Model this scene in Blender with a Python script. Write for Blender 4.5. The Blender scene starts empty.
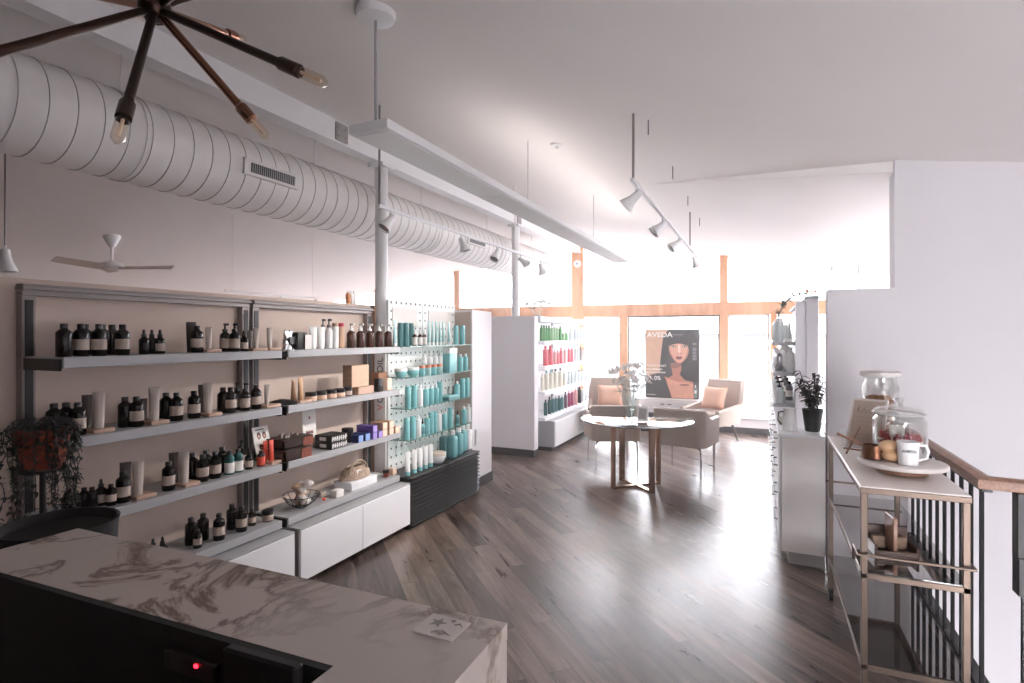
import bpy, bmesh, math, random
from mathutils import Matrix, Vector
random.seed(7)
PI = math.pi
SC = bpy.context.scene
COL = SC.collection

# ------------------------------------------------------------------ camera
FPX, HOR, EYE = 560.0, 335.0, 1.62
YAW = math.atan2(250.0, FPX)
CT, ST = math.cos(YAW), math.sin(YAW)
cam = bpy.data.cameras.new('camera')
cam.sensor_width = 36.0
cam.lens = FPX / 1024 * 36
cam.shift_y = (HOR - 341.5) / 1024
cam.clip_start = 0.02
camo = bpy.data.objects.new('camera', cam)
camo.location = (0, 0, EYE)
camo.rotation_euler = (PI / 2, 0, YAW)
COL.objects.link(camo)
SC.camera = camo
SC.view_settings.view_transform = 'Standard'
SC.view_settings.look = 'None'
SC.view_settings.gamma = 1
SC.view_settings.use_curve_mapping = False
SC.view_settings.exposure = 2.98
SC.cycles.use_denoising = True
SC.cycles.max_bounces = 10
SC.cycles.diffuse_bounces = 5
SC.cycles.glossy_bounces = 4
SC.cycles.transparent_max_bounces = 16
SC.cycles.caustics_reflective = False
SC.cycles.caustics_refractive = False
SC.cycles.sample_clamp_indirect = 4.0


def along(u, X):
    """depth Y of a place on the plane x = X seen at picture column u (used to read positions off the photo)"""
    t = (u - 512) / FPX
    return X * (t * ST + CT) / (t * CT - ST)


# ------------------------------------------------------------------ materials
def lin(c):
    return tuple(((v / 255) / 12.92 if v / 255 <= 0.04045 else ((v / 255 + 0.055) / 1.055) ** 2.4) for v in c)


MATS = {}


def mat(name, rgb, rough=0.5, metal=0.0, var=0.06, scale=8.0, bump=0.0, emit=None, spec=0.5, sheen=0.0, stretch=None):
    """a procedural material: base colour with a little noise in tone and roughness"""
    if name in MATS:
        return MATS[name]
    m = bpy.data.materials.new(name)
    m.use_nodes = True
    nt = m.node_tree
    b = nt.nodes['Principled BSDF']
    c = lin(rgb)
    tc = nt.nodes.new('ShaderNodeTexCoord')
    src = tc.outputs['Object']
    if stretch:
        mp = nt.nodes.new('ShaderNodeMapping')
        mp.inputs['Scale'].default_value = stretch
        nt.links.new(src, mp.inputs['Vector'])
        src = mp.outputs['Vector']
    nz = nt.nodes.new('ShaderNodeTexNoise')
    nz.inputs['Scale'].default_value = scale
    nz.inputs['Detail'].default_value = 4
    nt.links.new(src, nz.inputs['Vector'])
    rp = nt.nodes.new('ShaderNodeValToRGB')
    rp.color_ramp.elements[0].position = 0.3
    rp.color_ramp.elements[1].position = 0.7
    rp.color_ramp.elements[0].color = tuple(v * (1 - var) for v in c) + (1,)
    rp.color_ramp.elements[1].color = tuple(min(1, v * (1 + var)) for v in c) + (1,)
    nt.links.new(nz.outputs['Fac'], rp.inputs['Fac'])
    nt.links.new(rp.outputs['Color'], b.inputs['Base Color'])
    b.inputs['Roughness'].default_value = rough
    b.inputs['Metallic'].default_value = metal
    b.inputs['Specular IOR Level'].default_value = spec
    if sheen:
        b.inputs['Sheen Weight'].default_value = sheen
    if bump:
        bp = nt.nodes.new('ShaderNodeBump')
        bp.inputs['Strength'].default_value = bump
        bp.inputs['Distance'].default_value = 0.01
        nt.links.new(nz.outputs['Fac'], bp.inputs['Height'])
        nt.links.new(bp.outputs['Normal'], b.inputs['Normal'])
    if emit:
        b.inputs['Emission Color'].default_value = lin(emit[0]) + (1,)
        b.inputs['Emission Strength'].default_value = emit[1]
    MATS[name] = m
    return m


def glass_mat(name, tint=(250, 252, 252), refl=1.0, rough=0.0):
    """thin clear glass: lets light straight through and reflects by its angle"""
    if name in MATS:
        return MATS[name]
    m = bpy.data.materials.new(name)
    m.use_nodes = True
    nt = m.node_tree
    nt.nodes.remove(nt.nodes['Principled BSDF'])
    out = nt.nodes['Material Output']
    tr = nt.nodes.new('ShaderNodeBsdfTransparent')
    tr.inputs['Color'].default_value = lin(tint) + (1,)
    gl = nt.nodes.new('ShaderNodeBsdfGlossy')
    gl.inputs['Roughness'].default_value = rough
    gl.inputs['Color'].default_value = (1, 1, 1, 1)
    ge = nt.nodes.new('ShaderNodeNewGeometry')
    dt = nt.nodes.new('ShaderNodeVectorMath'); dt.operation = 'DOT_PRODUCT'
    nt.links.new(ge.outputs['Normal'], dt.inputs[0]); nt.links.new(ge.outputs['Incoming'], dt.inputs[1])
    prev = dt.outputs['Value']
    for op, v in (('ABSOLUTE', None), ('SUBTRACT', 1.0), ('POWER', 5.0), ('MULTIPLY', .96), ('ADD', .04), ('MULTIPLY', refl)):
        mu = nt.nodes.new('ShaderNodeMath'); mu.operation = op
        if op == 'SUBTRACT':
            mu.inputs[0].default_value = 1.0
            nt.links.new(prev, mu.inputs[1])
        else:
            nt.links.new(prev, mu.inputs[0])
            if v is not None:
                mu.inputs[1].default_value = v
        prev = mu.outputs[0]
    mu.use_clamp = True
    mx = nt.nodes.new('ShaderNodeMixShader')
    nt.links.new(mu.outputs[0], mx.inputs['Fac'])
    nt.links.new(tr.outputs[0], mx.inputs[1])
    nt.links.new(gl.outputs[0], mx.inputs[2])
    nt.links.new(mx.outputs[0], out.inputs['Surface'])
    MATS[name] = m
    return m


def floor_mat():
    m = bpy.data.materials.new('plank floor')
    m.use_nodes = True
    nt = m.node_tree
    L = nt.links.new
    b = nt.nodes['Principled BSDF']
    tc = nt.nodes.new('ShaderNodeTexCoord')
    mp = nt.nodes.new('ShaderNodeMapping')
    mp.inputs['Rotation'].default_value = (0, 0, math.radians(45))
    L(tc.outputs['Object'], mp.inputs['Vector'])
    br = nt.nodes.new('ShaderNodeTexBrick')
    br.offset = 0.37
    br.inputs['Scale'].default_value = 1
    br.inputs['Brick Width'].default_value = 1.22
    br.inputs['Row Height'].default_value = 0.125
    br.inputs['Mortar Size'].default_value = 0.0016
    br.inputs['Mortar Smooth'].default_value = 0.3
    br.inputs['Color1'].default_value = (0, 0, 0, 1)
    br.inputs['Color2'].default_value = (1, 1, 1, 1)
    br.inputs['Mortar'].default_value = (0.5, 0.5, 0.5, 1)
    L(mp.outputs['Vector'], br.inputs['Vector'])
    # grain running along each plank, its pattern moved from plank to plank
    ms = nt.nodes.new('ShaderNodeMapping')
    ms.inputs['Scale'].default_value = (1.3, 11, 1)
    L(mp.outputs['Vector'], ms.inputs['Vector'])
    ad = nt.nodes.new('ShaderNodeVectorMath')
    ad.operation = 'MULTIPLY_ADD'
    ad.inputs[1].default_value = (23, 17, 31)
    L(br.outputs['Color'], ad.inputs[0])
    L(ms.outputs['Vector'], ad.inputs[2])
    nz = nt.nodes.new('ShaderNodeTexNoise')
    nz.inputs['Scale'].default_value = 1.3
    nz.inputs['Detail'].default_value = 7
    nz.inputs['Roughness'].default_value = 0.62
    nz.inputs['Distortion'].default_value = 0.7
    L(ad.outputs['Vector'], nz.inputs['Vector'])
    mx = nt.nodes.new('ShaderNodeMix')
    mx.data_type = 'FLOAT'
    mx.inputs[0].default_value = 0.24
    L(nz.outputs['Fac'], mx.inputs[2])
    L(br.outputs['Color'], mx.inputs[3])
    rp = nt.nodes.new('ShaderNodeValToRGB')
    e = rp.color_ramp.elements
    e[0].position = 0.30
    e[0].color = lin((54, 43, 40)) + (1,)
    e[1].position = 0.68
    e[1].color = lin((142, 123, 111)) + (1,)
    e2 = e.new(0.48)
    e2.color = lin((92, 77, 70)) + (1,)
    L(mx.outputs[0], rp.inputs['Fac'])
    mo = nt.nodes.new('ShaderNodeMix')
    mo.data_type = 'RGBA'
    L(br.outputs['Fac'], mo.inputs[0])
    L(rp.outputs['Color'], mo.inputs[6])
    mo.inputs[7].default_value = lin((34, 28, 27)) + (1,)
    L(mo.outputs[2], b.inputs['Base Color'])
    rr = nt.nodes.new('ShaderNodeMapRange')
    rr.inputs['To Min'].default_value = 0.22
    rr.inputs['To Max'].default_value = 0.37
    L(nz.outputs['Fac'], rr.inputs['Value'])
    L(rr.outputs[0], b.inputs['Roughness'])
    bp = nt.nodes.new('ShaderNodeBump')
    bp.inputs['Strength'].default_value = 0.12
    bp.inputs['Distance'].default_value = 0.004
    L(nz.outputs['Fac'], bp.inputs['Height'])
    L(bp.outputs['Normal'], b.inputs['Normal'])
    b.inputs['Specular IOR Level'].default_value = 0.6
    return m


def marble_mat():
    m = bpy.data.materials.new('veined marble')
    m.use_nodes = True
    nt = m.node_tree
    L = nt.links.new
    b = nt.nodes['Principled BSDF']
    tc = nt.nodes.new('ShaderNodeTexCoord')
    mp = nt.nodes.new('ShaderNodeMapping')
    mp.inputs['Rotation'].default_value = (0.3, 0.2, 0.6)
    L(tc.outputs['Object'], mp.inputs['Vector'])
    n1 = nt.nodes.new('ShaderNodeTexNoise')
    n1.inputs['Scale'].default_value = 4.2
    n1.inputs['Detail'].default_value = 8
    n1.inputs['Roughness'].default_value = 0.6
    n1.inputs['Distortion'].default_value = .7
    L(mp.outputs[0], n1.inputs['Vector'])
    # veins where the noise crosses its middle
    s = nt.nodes.new('ShaderNodeMath'); s.operation = 'SUBTRACT'; s.inputs[1].default_value = 0.5
    L(n1.outputs['Fac'], s.inputs[0])
    a = nt.nodes.new('ShaderNodeMath'); a.operation = 'ABSOLUTE'
    L(s.outputs[0], a.inputs[0])
    rp = nt.nodes.new('ShaderNodeValToRGB')
    e = rp.color_ramp.elements
    e[0].position = 0.0
    e[0].color = lin((92, 70, 56)) + (1,)
    e[1].position = 0.045
    e[1].color = lin((190, 179, 171)) + (1,)
    k = e.new(0.014); k.color = lin((140, 122, 108)) + (1,)
    L(a.outputs[0], rp.inputs['Fac'])
    n2 = nt.nodes.new('ShaderNodeTexNoise')
    n2.inputs['Scale'].default_value = 2.0
    n2.inputs['Detail'].default_value = 3
    L(mp.outputs[0], n2.inputs['Vector'])
    r2 = nt.nodes.new('ShaderNodeValToRGB')
    r2.color_ramp.elements[0].position = 0.34
    r2.color_ramp.elements[1].position = 0.52
    L(n2.outputs['Fac'], r2.inputs['Fac'])
    mx = nt.nodes.new('ShaderNodeMix'); mx.data_type = 'RGBA'
    L(r2.outputs['Color'], mx.inputs[0])
    mx.inputs[6].default_value = lin((186, 176, 169)) + (1,)
    L(rp.outputs['Color'], mx.inputs[7])
    L(mx.outputs[2], b.inputs['Base Color'])
    b.inputs['Roughness'].default_value = 0.3
    return m


def wood_mat(name, dark, light, rough=0.45, scale=14, stretch=(1, 8, 8)):
    if name in MATS:
        return MATS[name]
    m = bpy.data.materials.new(name)
    m.use_nodes = True
    nt = m.node_tree
    L = nt.links.new
    b = nt.nodes['Principled BSDF']
    tc = nt.nodes.new('ShaderNodeTexCoord')
    mp = nt.nodes.new('ShaderNodeMapping')
    mp.inputs['Scale'].default_value = stretch
    L(tc.outputs['Object'], mp.inputs['Vector'])
    nz = nt.nodes.new('ShaderNodeTexNoise')
    nz.inputs['Scale'].default_value = scale
    nz.inputs['Detail'].default_value = 6
    nz.inputs['Distortion'].default_value = 0.8
    L(mp.outputs[0], nz.inputs['Vector'])
    rp = nt.nodes.new('ShaderNodeValToRGB')
    rp.color_ramp.elements[0].position = 0.3
    rp.color_ramp.elements[1].position = 0.7
    rp.color_ramp.elements[0].color = lin(dark) + (1,)
    rp.color_ramp.elements[1].color = lin(light) + (1,)
    L(nz.outputs['Fac'], rp.inputs['Fac'])
    L(rp.outputs['Color'], b.inputs['Base Color'])
    b.inputs['Roughness'].default_value = rough
    MATS[name] = m
    return m


M_FLOOR = floor_mat()
M_MARBLE = marble_mat()
M_CEIL = mat('ceiling paint', (240, 236, 234), 0.85, var=0.015, scale=1.5)
M_WALLW = mat('white wall paint', (229, 226, 228), 0.8, var=0.015, scale=2)
M_WALLB = mat('beige wall paint', (203, 184, 172), 0.8, var=0.03, scale=2)
M_BASEB = mat('black baseboard', (38, 34, 34), 0.5)
M_TIMBER = wood_mat('orange fir timber', (196, 136, 92), (226, 172, 128), 0.5, 5, (1, 1, 0.2))
M_DUCT = mat('white painted duct', (224, 220, 217), 0.55, var=0.02, scale=3)
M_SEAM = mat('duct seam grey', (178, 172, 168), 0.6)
M_WHITE = mat('white lacquer', (236, 236, 238), 0.35, var=0.01)
M_WHITEM = mat('white enamel metal', (228, 227, 227), 0.4, var=0.01)
M_GREYSH = mat('grey shelf laminate', (168, 168, 170), 0.42, var=0.03)
M_GREYMT = mat('grey brown metal', (140, 132, 129), 0.4, 0.3, var=0.04)
M_BLACK = mat('black satin', (24, 21, 21), 0.4, var=0.1)
M_BLACKM = mat('black matte', (10, 9, 9), 0.75, var=0.15)
M_AMBER = mat('dark brown glass', (20, 13, 11), 0.14, var=0.1, spec=.28)
M_AMBER2 = mat('amber brown glass', (66, 36, 26), 0.15, var=0.1)
M_LABEL = mat('beige paper label', (176, 160, 148), 0.6, var=0.03)
M_LABELW = mat('white paper label', (226, 222, 216), 0.6, var=0.02)
M_TUBE = mat('matte beige tube', (196, 184, 174), 0.4, var=0.02)
M_TUBED = mat('dark taupe tube', (92, 82, 77), 0.4, var=0.04)
M_PLW = mat('white plastic', (238, 238, 236), 0.3, var=0.01)
M_GREY = mat('grey plastic', (120, 118, 118), 0.4)
M_SILVER = mat('silver foil', (196, 196, 198), 0.18, 1.0, var=0.08, scale=30, bump=0.4)
M_CHROME = mat('chrome', (214, 214, 216), 0.08, 1.0, var=0.02)
M_ROSE = mat('brushed rose bronze', (176, 146, 128), 0.22, 0.9, var=0.05, scale=20)
M_BRONZE = mat('dark bronze', (62, 46, 38), 0.3, 0.8, var=0.1)
M_COPPER = mat('polished copper rod', (168, 124, 102), 0.26, 1.0, var=0.05)
M_CARTM = mat('champagne metal', (106, 90, 79), 0.36, 0.65, var=0.05, scale=20)
M_TEAL = mat('teal plastic', (132, 195, 197), 0.35, var=0.04)
M_TEALD = mat('deep teal plastic', (84, 132, 134), 0.3, var=0.05)
M_TEALL = mat('pale teal plastic', (168, 206, 204), 0.3, var=0.03)
M_GREEN = mat('leaf green bottle', (96, 158, 98), 0.25, var=0.06)
M_GREENL = mat('pale green bottle', (156, 196, 150), 0.25, var=0.05)
M_PINK = mat('coral pink bottle', (228, 116, 124), 0.3, var=0.05)
M_PINKL = mat('pale pink bottle', (236, 176, 172), 0.3, var=0.04)
M_MAG = mat('magenta bottle', (176, 66, 108), 0.3, var=0.05)
M_CREAM = mat('cream bottle', (226, 222, 206), 0.35, var=0.03)
M_FROST = mat('frosted pale bottle', (206, 214, 214), 0.25, var=0.03)
M_PETROL = mat('petrol green bottle', (40, 92, 92), 0.25, var=0.06)
M_RED = mat('coral red print', (226, 84, 62), 0.4, var=0.04)
M_CRIM = mat('crimson cap', (178, 34, 68), 0.4)
M_BLOCK = wood_mat('pale wood block', (176, 142, 122), (208, 176, 156), 0.55)
M_KRAFT = wood_mat('tan wood box', (160, 124, 98), (190, 154, 126), 0.5, 6)
M_MAHOG = wood_mat('red brown wood', (112, 56, 40), (146, 78, 58), 0.45)
M_DARKW = wood_mat('dark walnut', (42, 28, 24), (62, 42, 36), 0.4)
M_RAILW = wood_mat('varnished brown handrail', (132, 94, 74), (170, 128, 104), 0.3, 10, (8, 1, 8))
M_PURPLE = mat('violet carton', (108, 84, 164), 0.5, var=0.04)
M_PURPL2 = mat('lilac carton end', (168, 148, 212), 0.5, var=0.03)
M_BLUE = mat('navy blue carton', (44, 60, 112), 0.5, var=0.05)
M_BLUEL = mat('light blue carton end', (136, 164, 214), 0.5, var=0.03)
M_PEACH = mat('peach carton', (236, 206, 182), 0.55, var=0.03)
M_TERRA = mat('terracotta pot', (146, 66, 44), 0.7, var=0.08)
M_LEAFD = mat('dark green leaf', (38, 42, 36), 0.5, var=0.25, scale=20)
M_LEAFG = mat('grey green leaf', (142, 146, 138), 0.55, var=0.15, scale=20)
M_LILY = mat('white petal', (238, 234, 230), 0.5, var=0.04, sheen=0.2)
M_UPH = mat('taupe leather', (176, 160, 148), 0.5, var=0.04, scale=30, bump=0.05)
M_PILLOW = mat('peach pillow fabric', (232, 186, 160), 0.85, var=0.05, scale=40, bump=0.1, sheen=0.3)
M_TILE = mat('black desk laminate', (20, 19, 19), 0.6)
M_LED = mat('red status light', (255, 40, 50), 0.4, emit=((255, 30, 45), 1.2))
M_BULB = glass_mat('bulb glass', (246, 240, 232), 1.0)
M_FROSTB = mat('bulb filament core', (236, 214, 190), 0.4)
M_GLASS = glass_mat('clear glass')
M_JARG = glass_mat('jar glass', (246, 246, 245), 1.9)
M_PANE = glass_mat('window glass', (252, 253, 255), 0.9)
M_TABLEG = glass_mat('smoked table glass', (238, 236, 234), 1.3)
M_SHELFG = glass_mat('green shelf glass', (226, 240, 236), 1.0)
M_GEDGE = mat('green glass edge', (96, 150, 142), 0.2)
M_TINTG = glass_mat('tinted cart glass', (170, 164, 162), 2.2)
M_STONE = mat('white marble board', (222, 214, 208), 0.35, var=0.05, scale=6)
M_CERAM = mat('white ceramic', (234, 232, 232), 0.2, var=0.01)
M_COOKIE = mat('oat cookie', (164, 112, 74), 0.9, var=0.35, scale=60, bump=0.5)
M_BREAD = mat('pastry crust', (214, 172, 132), 0.6, var=0.18, scale=14)
M_REDW = mat('red wrapper', (168, 28, 40), 0.5, var=0.1)
M_INK = mat('dark ink', (46, 42, 42), 0.6)
M_INKG = mat('grey ink', (146, 138, 134), 0.6)
M_PAPER = mat('taupe menu paper', (196, 178, 164), 0.7, var=0.03)
M_WICKER = mat('beige woven fibre', (168, 146, 128), 0.8, var=0.2, scale=60, bump=0.4)
M_GROUND = mat('grey paved ground', (128, 128, 130), 0.9, var=0.03, scale=0.3)
M_FACADE = mat('grey stucco', (112, 111, 110), 0.9, var=0.03, scale=0.5)
M_ROOFG = mat('grey shingle', (170, 170, 174), 0.9)
M_WINDK = mat('far window', (176, 182, 190), 0.2)


# ------------------------------------------------------------------ mesh builder
class MB:
    def __init__(self):
        self.v, self.f, self.fm = [], [], []
        self.M = Matrix.Identity(4)
        self.mi = 0

    def at(self, loc=(0, 0, 0), rz=0.0, rx=0.0, ry=0.0, s=1.0):
        self.M = Matrix.Translation(loc) @ Matrix.Rotation(rz, 4, 'Z') @ Matrix.Rotation(ry, 4, 'Y') @ Matrix.Rotation(rx, 4, 'X') @ Matrix.Scale(s, 4)
        return self

    def aim(self, loc, d):
        """local +z points along d"""
        q = Vector(d).to_track_quat('Z', 'Y')
        self.M = Matrix.Translation(loc) @ q.to_matrix().to_4x4()
        return self

    def m(self, i):
        self.mi = i
        return self

    def add(self, vs, fs):
        n = len(self.v)
        self.v += [self.M @ Vector(p) for p in vs]
        self.f += [tuple(i + n for i in q) for q in fs]
        self.fm += [self.mi] * len(fs)
        return self

    def box(self, x0, x1, y0, y1, z0, z1, b=0.0, seg=1):
        bm = bmesh.new()
        bmesh.ops.create_cube(bm, size=1.0)
        for p in bm.verts:
            p.co = Vector(((x0 + x1) / 2 + p.co.x * (x1 - x0), (y0 + y1) / 2 + p.co.y * (y1 - y0), (z0 + z1) / 2 + p.co.z * (z1 - z0)))
        if b > 0:
            bmesh.ops.bevel(bm, geom=list(bm.edges), offset=b, segments=seg, affect='EDGES', profile=0.5, clamp_overlap=True)
        bm.verts.index_update()
        self.add([p.co.copy() for p in bm.verts], [[p.index for p in q.verts] for q in bm.faces])
        bm.free()
        return self

    def lathe(self, prof, seg=18, sx=1.0, sy=1.0):
        vs, fs = [], []
        k = len(prof)
        for r, z in prof:
            for i in range(seg):
                a = 2 * PI * i / seg
                vs.append((r * math.cos(a) * sx, r * math.sin(a) * sy, z))
        for j in range(k - 1):
            for i in range(seg):
                i2 = (i + 1) % seg
                fs.append((j * seg + i, j * seg + i2, (j + 1) * seg + i2, (j + 1) * seg + i))
        if prof[0][0] > 1e-6:
            fs.append(tuple(reversed(range(seg))))
        if prof[-1][0] > 1e-6:
            fs.append(tuple((k - 1) * seg + i for i in range(seg)))
        return self.add(vs, fs)

    def tube(self, pts, r, seg=8, closed=False):
        pts = [Vector(p) for p in pts]
        n = len(pts)
        rs = r if isinstance(r, (list, tuple)) else [r] * n
        vs, fs = [], []
        up = None
        for i, p in enumerate(pts):
            if closed:
                t = pts[(i + 1) % n] - pts[i - 1]
            else:
                t = pts[min(i + 1, n - 1)] - pts[max(i - 1, 0)]
            t.normalize()
            if up is None:
                up = t.orthogonal().normalized()
            up = (up - t * up.dot(t))
            up = up.normalized() if up.length > 1e-6 else t.orthogonal().normalized()
            w = t.cross(up)
            for k in range(seg):
                a = 2 * PI * k / seg
                vs.append(p + (up * math.cos(a) + w * math.sin(a)) * rs[i])
        for i in range(n if closed else n - 1):
            j = (i + 1) % n
            for k in range(seg):
                k2 = (k + 1) % seg
                fs.append((i * seg + k, i * seg + k2, j * seg + k2, j * seg + k))
        if not closed:
            fs.append(tuple(reversed(range(seg))))
            fs.append(tuple((n - 1) * seg + k for k in range(seg)))
        return self.add(vs, fs)

    def prism(self, poly, z0, z1):
        n = len(poly)
        vs = [(x, y, z0) for x, y in poly] + [(x, y, z1) for x, y in poly]
        fs = [tuple(reversed(range(n))), tuple(range(n, 2 * n))]
        fs += [(i, (i + 1) % n, n + (i + 1) % n, n + i) for i in range(n)]
        return self.add(vs, fs)

    def ball(self, c, r, seg=14, rings=8):
        rx, ry, rz = r if isinstance(r, (list, tuple)) else (r, r, r)
        vs, fs = [(c[0], c[1], c[2] - rz)], []
        for j in range(1, rings):
            ph = -PI / 2 + PI * j / rings
            for i in range(seg):
                a = 2 * PI * i / seg
                vs.append((c[0] + rx * math.cos(ph) * math.cos(a), c[1] + ry * math.cos(ph) * math.sin(a), c[2] + rz * math.sin(ph)))
        vs.append((c[0], c[1], c[2] + rz))
        for i in range(seg):
            fs.append((0, 1 + (i + 1) % seg, 1 + i))
            for j in range(rings - 2):
                p, q = 1 + j * seg + i, 1 + j * seg + (i + 1) % seg
                fs.append((p, q, q + seg, p + seg))
            t = 1 + (rings - 2) * seg
            fs.append((t + i, t + (i + 1) % seg, len(vs) - 1))
        return self.add(vs, fs)

    def surf(self, fn, nu, nv):
        vs = [fn(i / nu, j / nv) for j in range(nv + 1) for i in range(nu + 1)]
        w = nu + 1
        fs = [(j * w + i, j * w + i + 1, (j + 1) * w + i + 1, (j + 1) * w + i) for j in range(nv) for i in range(nu)]
        return self.add(vs, fs)

    def leaf(self, p, d, ln, w, bend=0.3, up=(0, 0, 1), nu=4):
        """a pointed, slightly folded leaf or petal from p along d"""
        p, d = Vector(p), Vector(d).normalized()
        s = d.cross(Vector(up))
        s = s.normalized() if s.length > 1e-4 else d.orthogonal().normalized()
        n = s.cross(d).normalized()
        vs, fs = [], []
        for i in range(nu + 1):
            t = i / nu
            c = p + d * (ln * t) - n * (bend * ln * t * t)
            hw = w * 0.5 * math.sin(PI * min(1, 0.12 + 0.88 * t)) if i < nu else 0.0005
            vs += [c - s * hw + n * hw * 0.35, c, c + s * hw + n * hw * 0.35]
        for i in range(nu):
            a = i * 3
            fs += [(a, a + 1, a + 4, a + 3), (a + 1, a + 2, a + 5, a + 4)]
        return self.add(vs, fs)

    def mesh(self, name, mats, smooth=True, angle=38):
        me = bpy.data.meshes.new(name)
        me.from_pydata([tuple(p) for p in self.v], [], self.f)
        if not isinstance(mats, (list, tuple)):
            mats = [mats]
        for k in mats:
            me.materials.append(k)
        me.polygons.foreach_set('material_index', self.fm)
        bm = bmesh.new()
        bm.from_mesh(me)
        bmesh.ops.recalc_face_normals(bm, faces=list(bm.faces))
        bm.to_mesh(me)
        bm.free()
        if smooth:
            me.polygons.foreach_set('use_smooth', [True] * len(me.polygons))
            me.set_sharp_from_angle(angle=math.radians(angle))
        me.update()
        return me

    def obj(self, name, mats, parent=None, smooth=True, label=None):
        o = bpy.data.objects.new(name, self.mesh(name, mats, smooth))
        COL.objects.link(o)
        if parent is not None:
            o.parent = parent
        if label:
            o['label'] = label
        return o


def thing(name, label, cat, loc=(0, 0, 0), rz=0.0, group=None):
    o = bpy.data.objects.new(name, None)
    o.empty_display_size = 0.05
    o.location = loc
    o.rotation_euler = (0, 0, rz)
    COL.objects.link(o)
    o['label'] = label
    o['category'] = cat
    if group:
        o['group'] = group
    return o


def tag(o, label, cat, group=None):
    o['label'] = label
    o['category'] = cat
    if group:
        o['group'] = group
    return o


def struct(name, mb, mats, parent=None, smooth=False):
    o = mb.obj(name, mats, parent, smooth)
    o['kind'] = 'structure'
    return o


def text_mesh(txt, size, depth=0.0006, align='LEFT', bold=0.0):
    cu = bpy.data.curves.new('lettering', 'FONT')
    cu.body = txt
    cu.size = size
    cu.extrude = depth
    cu.offset = bold
    cu.align_x = align
    o = bpy.data.objects.new('lettering', cu)
    COL.objects.link(o)
    bpy.context.view_layer.update()
    dg = bpy.context.evaluated_depsgraph_get()
    me = bpy.data.meshes.new_from_object(o.evaluated_get(dg))
    bpy.data.objects.remove(o)
    bpy.data.curves.remove(cu)
    return me


def lettering(txt, size, m, parent, loc, rot=(0, 0, 0), bold=0.0, name='lettering', align='LEFT', depth=0.0006):
    me = text_mesh(txt, size, depth, align, bold)
    me.materials.clear()
    me.materials.append(m)
    o = bpy.data.objects.new(name, me)
    COL.objects.link(o)
    o.parent = parent
    o.location = loc
    o.rotation_euler = rot
    return o


# ================================================================== THE ROOM
RIDGE_X, YB, YW = -3.09, 9.95, 4.38      # ridge beam, window wall, wall behind the cart


def roof_z(x):
    return 3.30 - 0.142 * (x + 3.0) if x > RIDGE_X else 3.313 - 0.155 * (RIDGE_X - x)


# floor: stops at the stair opening on the right
fb = MB()
fb.prism([(-9.5, -3.0), (0.95, -3.0), (0.95, YW), (4.0, YW), (4.0, YB + 0.2), (-9.5, YB + 0.2)], -0.2, 0.0)
struct('floor', fb, M_FLOOR)

# ceiling: two slopes meeting over the beam, the far right slope a little steeper
cb = MB()
xr, xl = 4.2, -9.7
cb.add([(RIDGE_X, -3.2, roof_z(RIDGE_X)), (xl, -3.2, roof_z(xl)), (xl, YB + 0.3, roof_z(xl)), (RIDGE_X, YB + 0.3, roof_z(RIDGE_X)),
        (RIDGE_X, -3.2, 3.75), (xl, -3.2, 3.75), (xl, YB + 0.3, 3.75), (RIDGE_X, YB + 0.3, 3.75)],
       [(0, 1, 2, 3), (4, 7, 6, 5), (0, 4, 5, 1), (2, 6, 7, 3), (1, 5, 6, 2), (0, 3, 7, 4)])
cb.add([(RIDGE_X, -3.2, roof_z(RIDGE_X + .001)), (xr, -3.2, roof_z(xr)), (xr, YB + .3, roof_z(xr)), (RIDGE_X, YB + .3, roof_z(RIDGE_X + .001)),
        (RIDGE_X, -3.2, 3.75), (xr, -3.2, 3.75), (xr, YB + .3, 3.75), (RIDGE_X, YB + .3, 3.75)],
       [(0, 3, 2, 1), (4, 5, 6, 7), (0, 1, 5, 4), (2, 3, 7, 6), (1, 2, 6, 5), (0, 4, 7, 3)])
# past a slanting fold the right slope drops a little more towards the right
far = lambda x: roof_z(x) - 0.039 * max(0, x + 1.0)
fold = [(0.79, YW), (-1.0, 5.25), (-1.0, YB + .3), (xr, YB + .3), (xr, YW)]
cb.add([(x, y, far(x)) for x, y in fold] + [(x, y, roof_z(x) + .02) for x, y in fold], [(0, 1, 2, 3, 4), (9, 8, 7, 6, 5)] + [(i, (i + 1) % 5, 5 + (i + 1) % 5, 5 + i) for i in range(5)])
struct('ceiling', cb, M_CEIL)

# the wall behind the cart: low at its left end, full height to the right
wb = MB()
wb.M = Matrix.Translation((0, YW + 0.14, 0)) @ Matrix.Rotation(PI / 2, 4, 'X')
wb.prism([(0.41, -2.6), (4.0, -2.6), (4.0, roof_z(4.0) - 0.0), (0.79, roof_z(0.79)), (0.79, 1.93), (0.41, 1.93)], 0.0, 0.16)
struct('wall_right', wb, mat('grey white wall paint', (208, 204, 206), .8, var=.015, scale=2))
# outer walls
wb = MB(); wb.box(-9.7, -9.5, -3.2, YB + 0.2, -0.2, 2.6); struct('wall_left', wb, M_WALLB)
wb = MB(); wb.box(-9.5, 1.1, -3.2, -3.0, -2.8, 3.4); wb.box(3.8, 4.2, -3.2, -3.0, -2.8, 3.4); wb.box(1.1, 3.8, -3.2, -3.0, -2.8, -2.4); wb.box(1.1, 3.8, -3.2, -3.0, -.2, .35); wb.box(1.1, 3.8, -3.2, -3.0, 2.25, 3.4)
struct('wall_rear', wb, mat('dark taupe wall paint', (74, 64, 60), .8))  # unseen; dark colour cuts bounce, openings added to light from behind
# unseen pier added behind the camera to block rear light from the counter
wb = MB(); wb.box(.955, 1.09, -3.0, -.95, -2.6, 2.72); struct('wall_light_blocker', wb, mat('dark taupe wall paint', (74, 64, 60), .8))
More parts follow.
